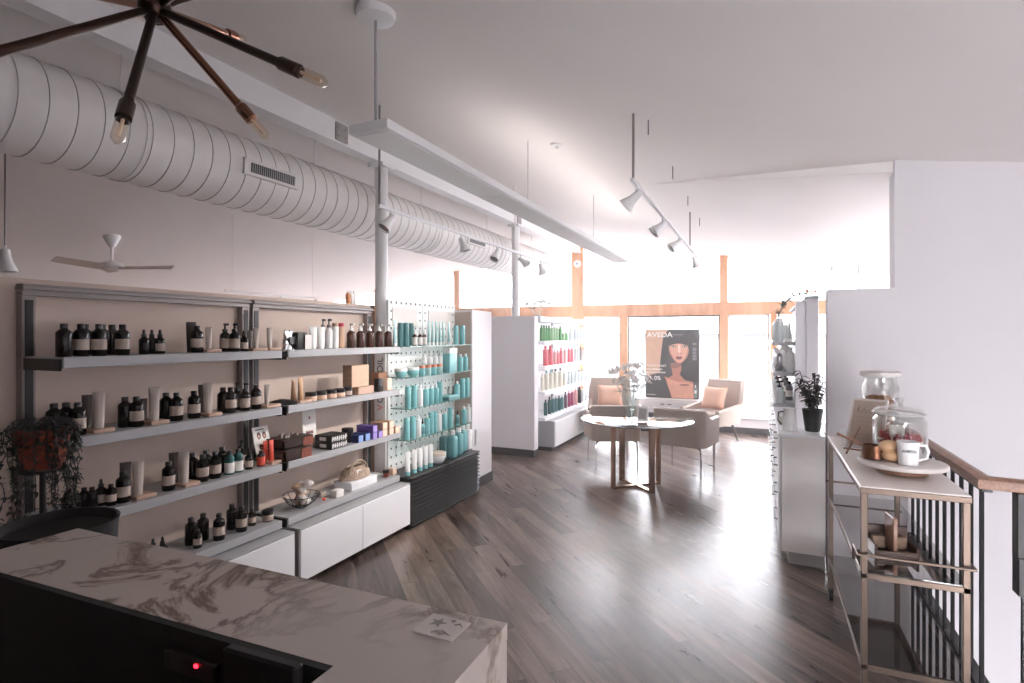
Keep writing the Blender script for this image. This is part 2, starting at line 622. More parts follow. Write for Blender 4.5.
# stairwell side wall with its long window opening
wb = MB()
wb.box(4.0, 4.2, -3.0, YB + 0.2, -2.6, 0.5); wb.box(4.0, 4.2, -3.0, YB + 0.2, 2.15, 2.6)
wb.box(4.0, 4.2, -3.0, 5.2, 0.5, 2.15); wb.box(4.0, 4.2, 8.8, YB + 0.2, 0.5, 2.15)
struct('wall_stairwell', wb, M_WALLW)
wb = MB(); wb.box(0.95, 4.0, -3.0, YW, -2.8, -2.6); struct('floor_stairwell', wb, M_FLOOR)
wb = MB(); wb.box(.80, .94, -3.0, YW, -2.8, -.2); struct('wall_stairwell_left', wb, M_WALLW)
# beige partition behind the shelving
wb = MB(); wb.box(-3.22, -3.10, -3.0, 3.96, 0, 1.88); wb.m(1).box(-3.23, -3.085, 3.935, 3.972, 0, 1.88)
struct('wall_partition', wb, [M_WALLB, mat('brown wood edge', (96, 70, 56), 0.6)])
# stub wall past the pegboard, and the white end block further on
wb = MB(); wb.box(-3.22, -2.76, 5.165, 5.62, 0, 1.88); wb.m(1).box(-3.22, -2.775, 5.16, 5.17, 0, 1.86); struct('wall_stub', wb, [M_WALLW, M_WALLB])  # beige panel paints shade onto one face of the white stub
wb = MB(); wb.box(-2.765, -2.745, 5.15, 5.63, 0, 0.1); wb.box(-3.2, -2.745, 5.145, 5.16, 0, 0.1); struct('baseboard_stub', wb, M_BASEB)
# window wall: sill wall, posts, beam
wb = MB(); wb.box(-9.5, 4.0, YB, YB + 0.2, 0, 0.27); struct('wall_window', wb, M_WALLW)
wb = MB(); wb.box(-9.5, 4.0, YB - 0.015, YB, 0, 0.1); struct('baseboard_window', wb, M_BASEB)
n = 1
for x0, x1, z0, z1 in ((-3.22, -2.99, 0.27, 3.3), (-0.645, -0.515, 0.27, 0), (-2.32, -2.18, 0.27, 1.955), (0.125, 0.22, 0.27, 1.955), (-5.72, -5.59, 0.27, 0),
                       (2.2, 2.33, 0.27, 0), (-7.7, -7.57, 0.27, 0)):
    xm = (x0 + x1) / 2
    zt = z1 or min(far(xm) if xm > RIDGE_X else roof_z(xm), 3.3)
    wb = MB(); wb.box(x0, x1, YB - 0.05, YB + 0.12, z0, zt, 0.004)
    struct('trim_%d' % n, wb, M_TIMBER); n += 1
wb = MB(); wb.box(-9.5, 4.0, YB - 0.035, YB + 0.11, 1.955, 2.165, 0.004); struct('trim_%d' % n, wb, M_TIMBER); n += 1
wb = MB(); wb.box(-9.5, 4.0, YB - 0.09, YB - 0.0, 0.25, 0.275, 0.004); struct('trim_%d' % n, wb, M_WHITE); n += 1
# panes
xs = [-9.5, -7.64, -5.655, -3.105, -2.25, -0.58, 0.17, 2.27, 4.0]
wn = 1
w = MB(); w.box(1.1, 3.8, -3.1, -3.094, .35, 2.25); struct('window_%d' % wn, w, M_PANE); wn += 1  # unseen opening behind the camera, added as fill light
w = MB(); w.box(1.1, 3.8, -3.1, -3.094, -2.4, -.2); struct('window_%d' % wn, w, M_PANE); wn += 1  # lower unseen opening, added to light the right wall
for i in range(len(xs) - 1):
    a, b = xs[i] + 0.06, xs[i + 1] - 0.06
    w = MB(); w.box(a, b, YB + 0.03, YB + 0.036, 0.29, 1.95)
    o = struct('window_%d' % wn, w, M_PANE); wn += 1
    dk = i in (4,)
    fr = MB(); t = 0.026 if dk else 0.03
    for q in ((a, a + t, 0.275, 1.955), (b - t, b, 0.275, 1.955), (a, b, 1.955 - t, 1.955), (a, b, 0.275, 0.275 + t)):
        fr.box(q[0], q[1], YB + 0.0, YB + 0.06, q[2], q[3], 0.002)
    fr.obj('window_frame', M_BLACK if dk else M_WHITE, o, False)
tr = [(-9.5, -7.7), (-7.57, -5.72), (-5.59, -3.22), (-2.99, -0.645), (-0.515, 2.2), (2.33, 4.0)]
for a, b in tr:
    f = roof_z if b < -3 else far
    w = MB()
    w.M = Matrix.Translation((0, YB + 0.04, 0)) @ Matrix.Rotation(PI / 2, 4, 'X')
    w.prism([(a, 2.165), (b, 2.165), (b, max(2.17, f(b) - 0.005)), (a, max(2.17, f(a) - 0.005))], 0.0, 0.006)
    struct('window_%d' % wn, w, M_PANE); wn += 1
w = MB(); w.box(4.08, 4.086, 5.2, 8.8, 0.5, 2.15); struct('window_%d' % wn, w, M_PANE); wn += 1

# ridge beam and its two round columns
b = MB(); b.box(RIDGE_X - 0.045, RIDGE_X + 0.045, -3.0, YB - 0.05, 3.13, 3.31)
b.box(RIDGE_X - 0.06, RIDGE_X + 0.06, -3.0, YB - 0.05, 3.125, 3.137)
for y in (3.50, 7.05):
    b.m(1).box(RIDGE_X + 0.045, RIDGE_X + 0.056, y - 0.07, y + 0.07, 3.15, 3.29, 0.002)
    for dy in (-0.04, 0.04):
        for dz in (-0.035, 0.035):
            b.ball((RIDGE_X + 0.058, y + dy, 3.22 + dz), 0.008, 8, 4)
    b.m(0)
struct('beam', b, [M_WHITEM, mat('grey plate', (150, 146, 144), 0.5)])
for y, zb in ((4.05, 0.0), (7.0, 1.872)):
    c = MB().at((RIDGE_X + 0.02, y, 0)); c.lathe([(0.055, zb), (0.055, 3.09)], 20)
    c.box(-0.08, 0.08, -0.09, 0.09, 3.09, 3.125, 0.004)
    struct('column', c, M_WHITEM, smooth=True)

# ================================================================== OUTDOORS
g = MB(); g.box(-60, 60, YB + .25, 17, -3.42, -3.2); struct('dark_ground_strip', g, mat('dark strip grey', (62, 62, 64), .9))  # dark strip added to cut ground bounce onto the window-end ceiling
g = MB(); g.box(-60, 60, 17, 80, -3.4, -3.2); o = struct('ground', g, M_GROUND)
g = MB(); g.box(-20, 24, -40, -3.6, -3.4, -3.2); struct('ground_rear', g, mat('white bounce ground', (232, 230, 228), .9))  # unseen ground made white to bounce light through the rear openings
bld = thing('neighbouring_house', 'grey house with gabled roof across the street outside the windows', 'house', (-4, 34, -3.2))
h = MB(); h.box(-16, 16, 0, 10, 0, 5.0); h.obj('wall', M_FACADE, bld, False)
h = MB(); h.M = Matrix.Rotation(PI / 2, 4, 'Z') @ Matrix.Rotation(PI / 2, 4, 'X'); h.prism([(-0.6, 4.9), (10.6, 4.9), (5, 7.2)], -16.5, 16.5); h.obj('roof', M_ROOFG, bld, False)
for x in (-12, -7, -2, 3, 8, 13):
    h = MB(); h.box(x - 0.9, x + 0.9, -0.06, 0.02, 1.9, 3.6, 0.03); h.obj('window', M_WINDK, bld, False)

# ================================================================== PRODUCTS
KIND = {}


def kind(key, builder):
    if key not in KIND:
        KIND[key] = builder()
    return KIND[key]


def bottle(h, r, body, cap='screw', capm=None, label=None, lz=(0.2, 0.52), seg=14, sq=0.0, shoulder=0.70):
    capm = capm or M_BLACK

    def mk():
        P = []
        b = MB()
        zs = h * shoulder
        nr = r * 0.42
        nz = h * (0.86 if cap == 'screw' else 0.78)
        if cap in ('pump', 'dropper'):
            nz = h * 0.70
            zs = h * 0.56
        if cap == 'flat':
            zs, nz, nr = h * 0.84, h * 0.86, r * 0.8
        prof = [(r * 0.93, 0), (r, h * 0.02), (r, zs), (r * 0.93, zs + (nz - zs) * 0.35), (nr * 1.25, zs + (nz - zs) * 0.8), (nr, nz), (nr, nz + h * 0.01)]
        b.lathe(prof, seg)
        P.append(('body', b.mesh('bottle_body', body)))
        c = MB()
        if cap == 'screw':
            c.lathe([(nr * 1.15, nz), (nr * 1.18, h * 0.98), (nr * 1.05, h)], seg)
            P.append(('cap', c.mesh('bottle_cap', capm)))
        elif cap == 'flat':
            c.lathe([(r * 0.92, nz), (r * 0.92, h * 0.985), (r * 0.85, h)], seg)
            P.append(('cap', c.mesh('bottle_cap', capm)))
        elif cap == 'dropper':
            c.lathe([(nr * 1.25, nz), (nr * 1.25, nz + h * 0.1), (nr * 0.8, nz + h * 0.12), (nr * 0.75, h * 0.95), (nr * 0.3, h)], 10)
            P.append(('dropper_cap', c.mesh('dropper_cap', capm)))
        else:
            c.lathe([(nr * 1.25, nz), (nr * 1.25, nz + h * 0.09), (nr * 0.5, nz + h * 0.10), (nr * 0.45, h * 0.93)], 10)
            c.box(-nr * 0.7, r * 0.95, -nr * 0.5, nr * 0.5, h * 0.92, h, r * 0.08)
            P.append(('pump', c.mesh('pump_head', capm)))
        if label:
            l = MB(); l.lathe([(r * 1.012, h * lz[0]), (r * 1.014, h * lz[0] + 0.001), (r * 1.014, h * lz[1]), (r * 1.0, h * lz[1] + 0.001)], seg)
            P.append(('label', l.mesh('bottle_label', label)))
        return P
    return kind(('b', h, r, body.name, cap, capm.name, label and label.name, lz, shoulder), mk)


def flat_bottle(h, w, d, body, capm, cap='screw', label=None):
    """a squared, round-shouldered plastic bottle"""
    def mk():
        b = MB(); b.box(-w / 2, w / 2, -d / 2, d / 2, 0, h * 0.8, min(w, d) * 0.22, 3)
        b.lathe([(d * 0.24, h * 0.79), (d * 0.22, h * 0.86)], 12)
        P = [('body', b.mesh('bottle_body', body))]
        c = MB()
        if cap == 'pump':
            c.lathe([(d * 0.28, h * 0.84), (d * 0.28, h * 0.89), (d * 0.1, h * 0.9), (d * 0.1, h * 0.96)], 10)
            c.box(-d * 0.15, w * 0.42, -d * 0.12, d * 0.12, h * 0.95, h, 0.002)
            P.append(('pump', c.mesh('pump_head', capm)))
        else:
            c.lathe([(d * 0.3, h * 0.84), (d * 0.3, h * 0.985), (d * 0.26, h)], 12)
            P.append(('cap', c.mesh('bottle_cap', capm)))
        if label:
            l = MB(); l.box(w / 2, w / 2 + 0.0012, -d * 0.3, d * 0.3, h * 0.2, h * 0.6); l.box(-w * 0.3, w * 0.3, -d / 2 - 0.0012, -d / 2, h * 0.2, h * 0.6)
            P.append(('label', l.mesh('bottle_label', label)))
        return P
    return kind(('fb', h, w, d, body.name, capm.name, cap, label and label.name), mk)


def tube(h, w, body, capm, capf=0.12):
    """squeeze tube standing on its cap: round at the cap, flat at the crimped top (flat along local y)"""
    def mk():
        b = MB()
        r = w * 0.42

        def f(u, v):
            a = 2 * PI * u
            k = min(1.0, v * 1.02)
            fl = (1 - k) ** 0.8
            rx = r * fl + 0.0015
            ry = r + (w / 2 - r) * k
            return (rx * math.cos(a), ry * math.sin(a), h * (capf + (1 - capf) * v))
        b.surf(f, 16, 8)
        b.box(-0.002, 0.002, -w / 2, w / 2, h * 0.95, h)
        P = [('body', b.mesh('tube_body', body))]
        c = MB(); c.lathe([(r * 0.95, 0), (r * 0.97, h * capf), (r * 0.9, h * capf + 0.001)], 16)
        P.append(('cap', c.mesh('tube_cap', capm)))
        return P
    return kind(('t', h, w, body.name, capm.name, capf), mk)


def jar(h, r, body, lidm, label=None, lf=0.36):
    def mk():
        b = MB(); b.lathe([(r * 0.9, 0), (r, h * 0.06), (r, h * (1 - lf)), (r * 0.93, h * (1 - lf) + 0.001)], 18)
        P = [('body', b.mesh('jar_body', body))]
        c = MB(); c.lathe([(r * 1.03, h * (1 - lf)), (r * 1.03, h * 0.97), (r * 0.97, h)], 18)
        P.append(('lid', c.mesh('jar_lid', lidm)))
        if label:
            l = MB(); l.lathe([(r * 1.01, h * 0.1), (r * 1.015, h * 0.105), (r * 1.015, h * (0.95 - lf)), (r * 1.005, h * (0.96 - lf))], 18)
            P.append(('label', l.mesh('jar_label', label)))
        return P
    return kind(('j', h, r, body.name, lidm.name, label and label.name, lf), mk)


def bowl_jar(h, r, body, lidm):
    def mk():
        b = MB(); b.lathe([(r * 0.55, 0), (r * 0.85, h * 0.2), (r, h * 0.5), (r, h * 0.72), (r * 0.96, h * 0.73)], 20)
        P = [('body', b.mesh('bowl_body', body))]
        c = MB(); c.lathe([(r * 1.03, h * 0.72), (r * 1.04, h * 0.94), (r * 0.98, h)], 20)
        P.append(('lid', c.mesh('bowl_lid', lidm)))
        return P
    return kind(('bj', h, r, body.name, lidm.name), mk)


def carton(dx, dy, h, body, endm=None, seamz=None):
    """a folded or wooden box; the face towards the room (+x) may differ"""
    def mk():
        b = MB(); b.box(-dx / 2, dx / 2, -dy / 2, dy / 2, 0, h, 0.0025, 2)
        P = [('body', b.mesh('box_body', body))]
        if endm:
            e = MB(); e.box(dx / 2 - 0.001, dx / 2 + 0.0012, -dy / 2 + 0.002, dy / 2 - 0.002, 0.002, h - 0.002, 0.0004)
            P.append(('front_panel', e.mesh('box_front', endm)))
        if seamz:
            e = MB(); s = 0.0012
            e.box(-dx / 2 - s, dx / 2 + s, -dy / 2 - s, dy / 2 + s, h * seamz, h + s, 0.003, 2)
            P.append(('lid', e.mesh('box_lid', body)))
        return P
    return kind(('c', dx, dy, h, body.name, endm and endm.name, seamz), mk)


def block(dx, dy, h):
    def mk():
        b = MB(); b.box(-dx / 2, dx / 2, -dy / 2, dy / 2, 0, h, 0.003, 2)
        return [(None, b.mesh('display_block', M_BLOCK))]
    return kind(('bl', dx, dy, h), mk)


ITEMS = []


def put(parts, x, y, z, name, desc, place, cat, order=None, rz=0.0, group=None):
    """one product: an Empty (or one mesh) with its parts; its label is written once all are placed"""
    if len(parts) == 1:
        o = bpy.data.objects.new(name, parts[0][1])
        o.location = (x, y, z); o.rotation_euler = (0, 0, rz)
        COL.objects.link(o)
    else:
        o = thing(name, '', cat, (x, y, z), rz)
        for pn, me in parts:
            c = bpy.data.objects.new(pn, me)
            COL.objects.link(c)
            c.parent = o
    o['category'] = cat
    ITEMS.append((o, desc, place, y if order is None else order, group))
    return o


ORD = ['first', 'second', 'third', 'fourth', 'fifth', 'sixth', 'seventh', 'eighth', 'ninth', 'tenth', 'eleventh', 'twelfth', 'thirteenth', 'fourteenth',
       'fifteenth', 'sixteenth', 'seventeenth', 'eighteenth', 'nineteenth', 'twentieth']
ORD += ['twenty-' + q for q in ORD[:9]] + ['thirtieth'] + ['thirty-' + q for q in ORD[:9]]


def finish_labels():
    by = {}
    for it in ITEMS:
        by.setdefault((it[1], it[2]), []).append(it)
    for (desc, place), its in by.items():
        its.sort(key=lambda q: q[3])
        for i, it in enumerate(its):
            o = it[0]
            if it[4] and it[4].split()[0] in ('cookies', 'red', 'stones'):
                # a heap nothing in the photo tells apart: one label for all of it
                o['label'] = '%s heaped %s' % (desc, place)
                o['group'] = it[4]
            elif len(its) == 1:
                o['label'] = '%s on %s' % (desc, place)
            else:
                o['label'] = '%s, %s from left, %s' % (desc, ORD[i], place)
                o['group'] = it[4] or ('%ss on %s' % (o.name.split('.')[0].replace('_', ' '), place))


# ================================================================== WALL SHELVING
XF, XBK = -2.75, -3.05
SH = (1.523, 1.168, 0.812, 0.455)


def wall_unit(y0, y1, label):
    t = thing('wall_shelf_unit', label, 'shelf unit', (0, 0, 0))
    for y in (y0, y1 - 0.055):
        s = MB(); s.box(-3.098, XBK, y, y + 0.055, 0.0, 1.80, 0.003)
        s.m(1).box(XBK, XBK + 0.004, y + 0.012, y + 0.043, 0.03, 1.78)
        s.obj('stile', [M_GREYMT, M_BLACK], t, False)
    r = MB(); r.box(-3.098, XBK + 0.004, y0, y1, 1.80, 1.822, 0.002); r.box(-3.098, XBK + 0.022, y0 - 0.004, y1 + 0.004, 1.826, 1.842, 0.002)
    r.box(-3.098, XBK + 0.012, y0, y1, 1.843, 1.853, 0.002); r.box(-3.09, XBK, y0 + 0.01, y1 - 0.01, 1.82, 1.845)
    r.obj('top_rail', M_GREYMT, t, False)
    for i, z in enumerate(SH):
        s = MB(); s.box(XBK, XF, y0 + 0.012, y1 - 0.012, z - 0.048, z, 0.003)
        sh = s.obj('shelf', M_GREYSH, t, False)
        for y in (y0 + 0.004, y1 - 0.012):
            k = MB(); k.box(XBK + 0.004, XF - 0.012, y, y + 0.008, z - 0.06, z - 0.008, 0.001)
            k.obj('bracket', M_BLACK, sh, False)
    return t


wall_unit(1.405, 2.635, 'grey metal wall shelf unit nearest the counter holding dark brown bottles')
wall_unit(2.66, 3.885, 'grey metal wall shelf unit beside the pegboard holding cartons and white bottles')


def base_cabinet(y0, y1, label, splits):
    t = thing('drawer_cabinet', label, 'cabinet', (0, 0, 0))
    b = MB(); b.box(-3.045, -2.672, y0, y1, 0.055, 0.385, 0.003); b.obj('body', M_GREYMT, t, False)
    tp = MB(); tp.box(-3.045, -2.655, y0 - 0.002, y1 + 0.002, 0.385, 0.398, 0.002); tp.obj('top', M_GREYSH, t, False)
    for i in range(splits):
        a = y0 + (y1 - y0) * i / splits
        c = y0 + (y1 - y0) * (i + 1) / splits
        d = MB(); d.box(-2.672, -2.650, a + 0.002, c - 0.002, 0.06, 0.384, 0.003); d.obj('drawer_front', M_WHITE, t, False)
    for y in (y0 + 0.12, y1 - 0.12):
        for x in (-2.95, -2.75):
            k = MB().at((x, y, 0.0)); k.box(-0.02, 0.02, -0.02, 0.02, 0.045, 0.056); k.M = Matrix.Translation((x, y, 0.024)) @ Matrix.Rotation(PI / 2, 4, 'X'); k.lathe([(0.012, -0.012), (0.022, -0.010), (0.022, 0.010), (0.012, 0.012)], 14)
            k.obj('caster', M_BLACK, t)


base_cabinet(1.41, 2.63, 'low white drawer cabinet under the nearest wall shelf unit', 2)
base_cabinet(2.675, 3.88, 'low white drawer cabinet beside the black slatted base', 2)

PLN = {}
for i, w in enumerate(('top', 'second', 'third', 'lowest')):
    PLN[1, i] = w + ' shelf of nearest wall unit'
    PLN[2, i] = w + ' shelf of farther wall unit'

BIG = lambda lab=True: bottle(0.148, 0.031, M_AMBER, 'screw', M_BLACK, M_LABEL if lab else None)
BIGP = lambda lab=True: bottle(0.165, 0.029, M_AMBER, 'pump', M_BLACK, M_LABEL if lab else None, (0.12, 0.45))
DROP = lambda lab=True: bottle(0.125, 0.023, M_AMBER, 'dropper', M_BLACK, M_LABEL if lab else None, (0.12, 0.42))
SMALL = lambda lab=True: bottle(0.10, 0.022, M_AMBER, 'screw', M_BLACK, M_LABEL if lab else None)
TB, TBD = tube(0.17, 0.05, M_TUBE, M_TUBE), tube(0.17, 0.05, M_TUBED, M_TUBED)
TS, TSD = tube(0.125, 0.034, M_TUBE, M_TUBE), tube(0.125, 0.034, M_TUBED, M_TUBED)
NAMES = {'B': (BIG, 'pump_free', 'brown glass bottle with beige label')}


def row(unit, shelf, specs):
    """specs: (code, u, back) -- one product at picture column u, in the front (0) or back (1) row"""
    z = SH[shelf]
    pl = PLN[unit, shelf]
    for sp in specs:
        code, u = sp[0], sp[1]
        bk = sp[2] if len(sp) > 2 else 0
        x = -2.825 - 0.085 * bk
        y = along(u, x)
        rz = random.uniform(-0.15, 0.15)
        if code == 'B':
            put(BIG(), x, y, z, 'bottle', 'dark brown bottle with beige label', pl, 'bottle', u, rz)
        elif code == 'N':
            put(BIG(False), x, y, z, 'bottle', 'plain dark brown screw-top bottle', pl, 'bottle', u, rz)
        elif code == 'P':
            put(BIGP(), x, y, z, 'pump_bottle', 'brown pump bottle with beige label', pl, 'bottle', u, rz)
        elif code == 'D':
            put(DROP(False), x, y, z, 'dropper_bottle', 'plain brown dropper bottle', pl, 'bottle', u, rz)
        elif code == 'E':
            put(DROP(), x, y, z, 'dropper_bottle', 'brown dropper bottle with beige label', pl, 'bottle', u, rz)
        elif code == 's':
            put(SMALL(False), x, y, z, 'small_bottle', 'small plain brown bottle', pl, 'bottle', u, rz)
        elif code == 'S':
            put(SMALL(), x, y, z, 'small_bottle', 'small brown bottle with beige label', pl, 'bottle', u, rz)
        elif code in 'TtXx':
            # tubes; with a block number they stand on it
            parts, d = {'T': (TB, 'tall beige squeeze tube'), 't': (TS, 'slim beige squeeze tube'), 'X': (TBD, 'tall dark taupe tube'), 'x': (TSD, 'slim dark taupe tube')}[code]
            zz = z + (0.018 if len(sp) > 3 else 0)
            put(parts, x, y, zz, 'tube', d, pl, 'tube', u, random.uniform(-0.7, -0.45))
        elif code == 'K':
            u1 = sp[3]
            y0, y1 = along(u, x), along(u1, x)
            put(block(0.09, round(y1 - y0, 3), 0.018), x, (y0 + y1) / 2, z, 'display_block', 'pale wood display block', pl, 'block', u)


# nearest unit
row(1, 0, [('N', 64), ('B', 81), ('N', 85, 1), ('B', 99), ('N', 102.5, 1), ('N', 112, 1), ('B', 122.5),
           ('D', 144), ('D', 151.8, .3), ('E', 160),
           ('X', 191, 1), ('B', 197), ('K', 201.5, 0, 216.5), ('t', 208.5, 0, 1),
           ('P', 225, .4), ('P', 234.5), ('E', 244), ('x', 250, .8), ('K', 247.8, 0, 263), ('t', 256, 0, 1), ('K', 264.8, 0, 276), ('t', 269.5, 0, 1)])
row(1, 1, [('N', 54, .6), ('N', 66, .5), ('B', 78), ('K', 88, 0, 109), ('X', 88, 1), ('T', 99, 0, 1),
           ('N', 125, .4), ('B', 136.5), ('x', 143.5, 1), ('K', 146, 0, 164), ('T', 154, 0, 1),
           ('N', 166, .6), ('B', 176.5), ('B', 194), ('X', 203, 1), ('K', 203.5, 0, 217), ('T', 208, 0, 1),
           ('N', 223, .4), ('B', 230.5), ('P', 237, .9), ('P', 245), ('B', 256), ('K', 261.8, 0, 276), ('t', 267, 0, 1)])
row(1, 2, [('s', 67, .5), ('s', 76, .2), ('s', 84, .6), ('s', 92, .3), ('E', 101, .5), ('S', 111), ('B', 123), ('X', 125.5, 1.1), ('K', 131, 0, 151), ('T', 138, 0, 1),
           ('B', 168.5), ('X', 174, 1.1), ('K', 180, 0, 195), ('T', 184, 0, 1), ('N', 192, 1), ('B', 202.5), ('N', 206, 1), ('B', 215), ('N', 222, 1),
           ('P', 241, 1), ('E', 248.8), ])
row(1, 3, [('D', 143), ('D', 153, .2), ('D', 162.5), ('N', 191, .9), ('S', 197.5), ('N', 203, 1), ('B', 219), ('N', 232, 1), ('B', 241.5), ('S', 252, .3), ])
pl = PLN[1, 2]
G = bottle(0.135, 0.027, M_PETROL, 'screw', M_BLACK, M_LABELW, (0.08, 0.5))
for u in (229.5, 238.2):
    put(G, -2.825, along(u, -2.825), SH[2], 'bottle', 'teal bottle with white label', pl, 'bottle', u)
put(bottle(0.095, 0.024, M_BLACK, 'screw', M_BLACK, M_RED, (0.1, 0.62)), -2.82, along(261, -2.82), SH[2], 'bottle', 'black bottle with coral red label', pl, 'bottle')
y = along(270, -2.83)
put(block(0.08, 0.075, 0.018), -2.82, y + 0.01, SH[2], 'display_block', 'pale wood block under coral tube', pl, 'block')
put(tube(0.13, 0.036, M_RED, M_RED), -2.82, y, SH[2] + 0.018, 'tube', 'coral red squeeze tube standing on wood block', pl, 'tube')
put(tube(0.13, 0.036, M_RED, M_RED), -2.90, along(265.5, -2.90), SH[2], 'tube', 'coral red squeeze tube behind black bottle', pl, 'tube')
put(jar(0.07, 0.034, M_AMBER, M_BLACK, M_LABEL), -2.83, along(267.5, -2.83), SH[3], 'jar', 'squat brown jar with beige label', PLN[1, 3], 'jar')


def leaning_card(name, label, x, y, z, w, h, lean, rz, deco):
    t = thing(name, label, 'sign', (x, y, z), rz)
    c = MB(); c.M = Matrix.Rotation(-lean, 4, 'Y'); c.box(-0.003, 0.0, -w / 2, w / 2, 0, h, 0.0008)
    c.obj('card', M_LABELW, t, False)
    d = MB(); d.M = Matrix.Rotation(-lean, 4, 'Y')
    mats = deco(d, w, h)
    d.obj('print', mats, t, False)
    return t


def deco_people(d, w, h):
    d.m(2).box(0, 0.0006, -w * 0.32, w * 0.22, h * 0.90, h * 0.93)
    for a, zz in ((-0.16, 0.64), (0.18, 0.64), (-0.12, 0.34), (0.22, 0.34)):
        yy = a * w
        d.m(0); hh = h * (0.105 if zz > 0.5 else 0.08)
        d.M = d.M.copy()
        P = [(yy + math.cos(q) * w * 0.12, zz * h + hh + math.sin(q) * hh) for q in [2 * PI * i / 12 for i in range(12)]]
        vs = [(0.0004, p[0], p[1]) for p in P]
        d.add(vs, [tuple(range(12))])
        d.m(1)
        vs = [(0.0008, yy + (p[0] - yy) * 0.5, zz * h + hh * 0.8 + (p[1] - zz * h - hh) * 0.5) for p in P]
        d.add(vs, [tuple(range(12))])
    return [mat('brown hair print', (74, 50, 42), 0.6), mat('face print', (206, 160, 136), 0.6), M_INK]


def deco_script(d, w, h):
    d.m(0).box(0, 0.0006, -w * 0.06, w * 0.06, h * 0.68, h * 0.74)
    rnd = random.Random(3)
    for (zz, m, a, b) in ((0.36, 0, -0.3, 0.25), (0.2, 1, -0.36, 0.32)):
        pts = []
        k = 17
        for i in range(k):
            pts.append((0.001, (a + (b - a) * i / (k - 1)) * w, (zz + (0.045 if i % 2 else -0.045) + rnd.uniform(-0.02, 0.02)) * h))
        d.m(m).tube(pts, 0.0022, 5)
    return [mat('crimson print', (150, 60, 78), 0.6), mat('orange print', (190, 120, 90), 0.6)]


leaning_card('portrait_card', 'white leaning card printed with four small portraits behind coral tubes', -2.90, along(266, -2.90), SH[2], 0.125, 0.225, 0.25, 0.0, deco_people)
leaning_card('lettered_card', 'white leaning card with crimson script behind the red brown trays', -2.965, along(310.5, -2.965), SH[2], 0.13, 0.30, 0.05, 0.0, deco_script)

# farther unit, top shelf
pl = PLN[2, 0]
z = SH[0]


def at_u(u, x=-2.83):
    return x, along(u, x)


t = thing('foil_pouch', 'crumpled silver foil pouch on top shelf of farther wall unit', 'pouch', (-2.83, along(289, -2.83), z), 0.2)
p = MB()
p.surf(lambda u, v: ((0.028 * (1 - v) ** 0.7 + 0.002) * math.cos(2 * PI * u) + 0.006 * math.sin(9 * u * PI + 7 * v), (0.058 - 0.012 * v) * math.sin(2 * PI * u) + 0.004 * math.sin(13 * v), 0.13 * v), 18, 8)
p.obj('pouch_body', M_SILVER, t)
p = MB(); p.box(0.026, 0.029, -0.03, 0.034, 0.035, 0.085, 0.001); p.obj('label', M_BLACK, t, False)
x, y = at_u(298.5); put(carton(0.075, 0.085, 0.115, M_BLACK), x, y, z, 'carton', 'plain black carton next to foil pouch', pl, 'box')
x, y = at_u(305.5, -2.81); put(carton(0.05, 0.062, 0.10, M_BLACK, M_LABELW), x, y, z, 'carton', 'black carton with white front', pl, 'box')
for u in (312.8, 321):
    x, y = at_u(u); put(tube(0.155, 0.055, M_PLW, M_PLW), x, y, z, 'tube', 'white squeeze tube', pl, 'tube', u, -.5)
x, y = at_u(323, -2.95); put(bottle(0.215, 0.027, M_PLW, 'pump', M_GREY), x, y, z, 'pump_bottle', 'white bottle with grey pump', pl, 'bottle', 322)
x, y = at_u(329, -2.86); put(bottle(0.215, 0.029, M_PLW, 'pump', M_GREY), x, y, z, 'pump_bottle', 'white bottle with grey pump', pl, 'bottle', 328)
x, y = at_u(335.2); put(bottle(0.185, 0.024, M_PLW, 'flat', M_KRAFT), x, y, z, 'bottle', 'white bottle with brown wooden cap', pl, 'bottle')
x, y = at_u(341.2); put(bottle(0.185, 0.024, mat('tan bottle', (206, 170, 142), 0.4), 'flat', M_CRIM), x, y, z, 'bottle', 'tan bottle with crimson cap', pl, 'bottle')
AP = bottle(0.185, 0.033, M_AMBER2, 'pump', M_PLW, None)
for u in (351, 360.4, 369.6, 379, 388):
    x, y = at_u(u); put(AP, x, y, z, 'pump_bottle', 'amber bottle with white pump', pl, 'bottle', u)
# second shelf
pl = PLN[2, 1]; z = SH[1]
cl = MB()
cl.surf(lambda u, v: (0.085 * (1 - v) * math.cos(2 * PI * u) * (1 + .15 * math.sin(6 * PI * u)), 0.10 * (1 - v) * math.sin(2 * PI * u) * (1 + .2 * math.sin(10 * PI * u)), 0.034 * (v ** 0.35) + 0.006 * math.sin(14 * PI * u) * v * (1 - v)), 30, 6)
o = cl.obj('black_cloth', M_BLACKM); o.location = (-2.86, along(282, -2.86), SH[1])
tag(o, 'crumpled black cloth bag between the two wall units, second shelf', 'cloth')
x, y = at_u(299); put(block(0.09, 0.10, 0.018), -2.82, along(301, -2.82), z, 'display_block', 'pale wood display block under tan tubes', pl, 'block')
TT = tube(0.15, 0.042, mat('tan tube', (204, 160, 120), 0.4), mat('tan tube cap', (190, 146, 108), 0.4))
put(TT, -2.87, along(293.5, -2.87), z, 'tube', 'tan squeeze tube', pl, 'tube', 293, 0.2)
put(TT, -2.82, along(300.5, -2.82), z + 0.018, 'tube', 'tan squeeze tube', pl, 'tube', 300)
for u in (311, 321.2, 331, 339.8):
    x, y = at_u(u, -2.81); put(jar(0.062, 0.038, M_LABEL, M_BLACK, mat('peach label', (222, 186, 164), .6), 0.42), x, y, z, 'jar', 'black-lidded jar with peach label', pl, 'jar', u)
x, y = at_u(348, -2.81); put(jar(0.065, 0.03, M_BLACK, M_BLACK, M_LABEL), x, y, z, 'jar', 'small all-black jar', pl, 'jar')
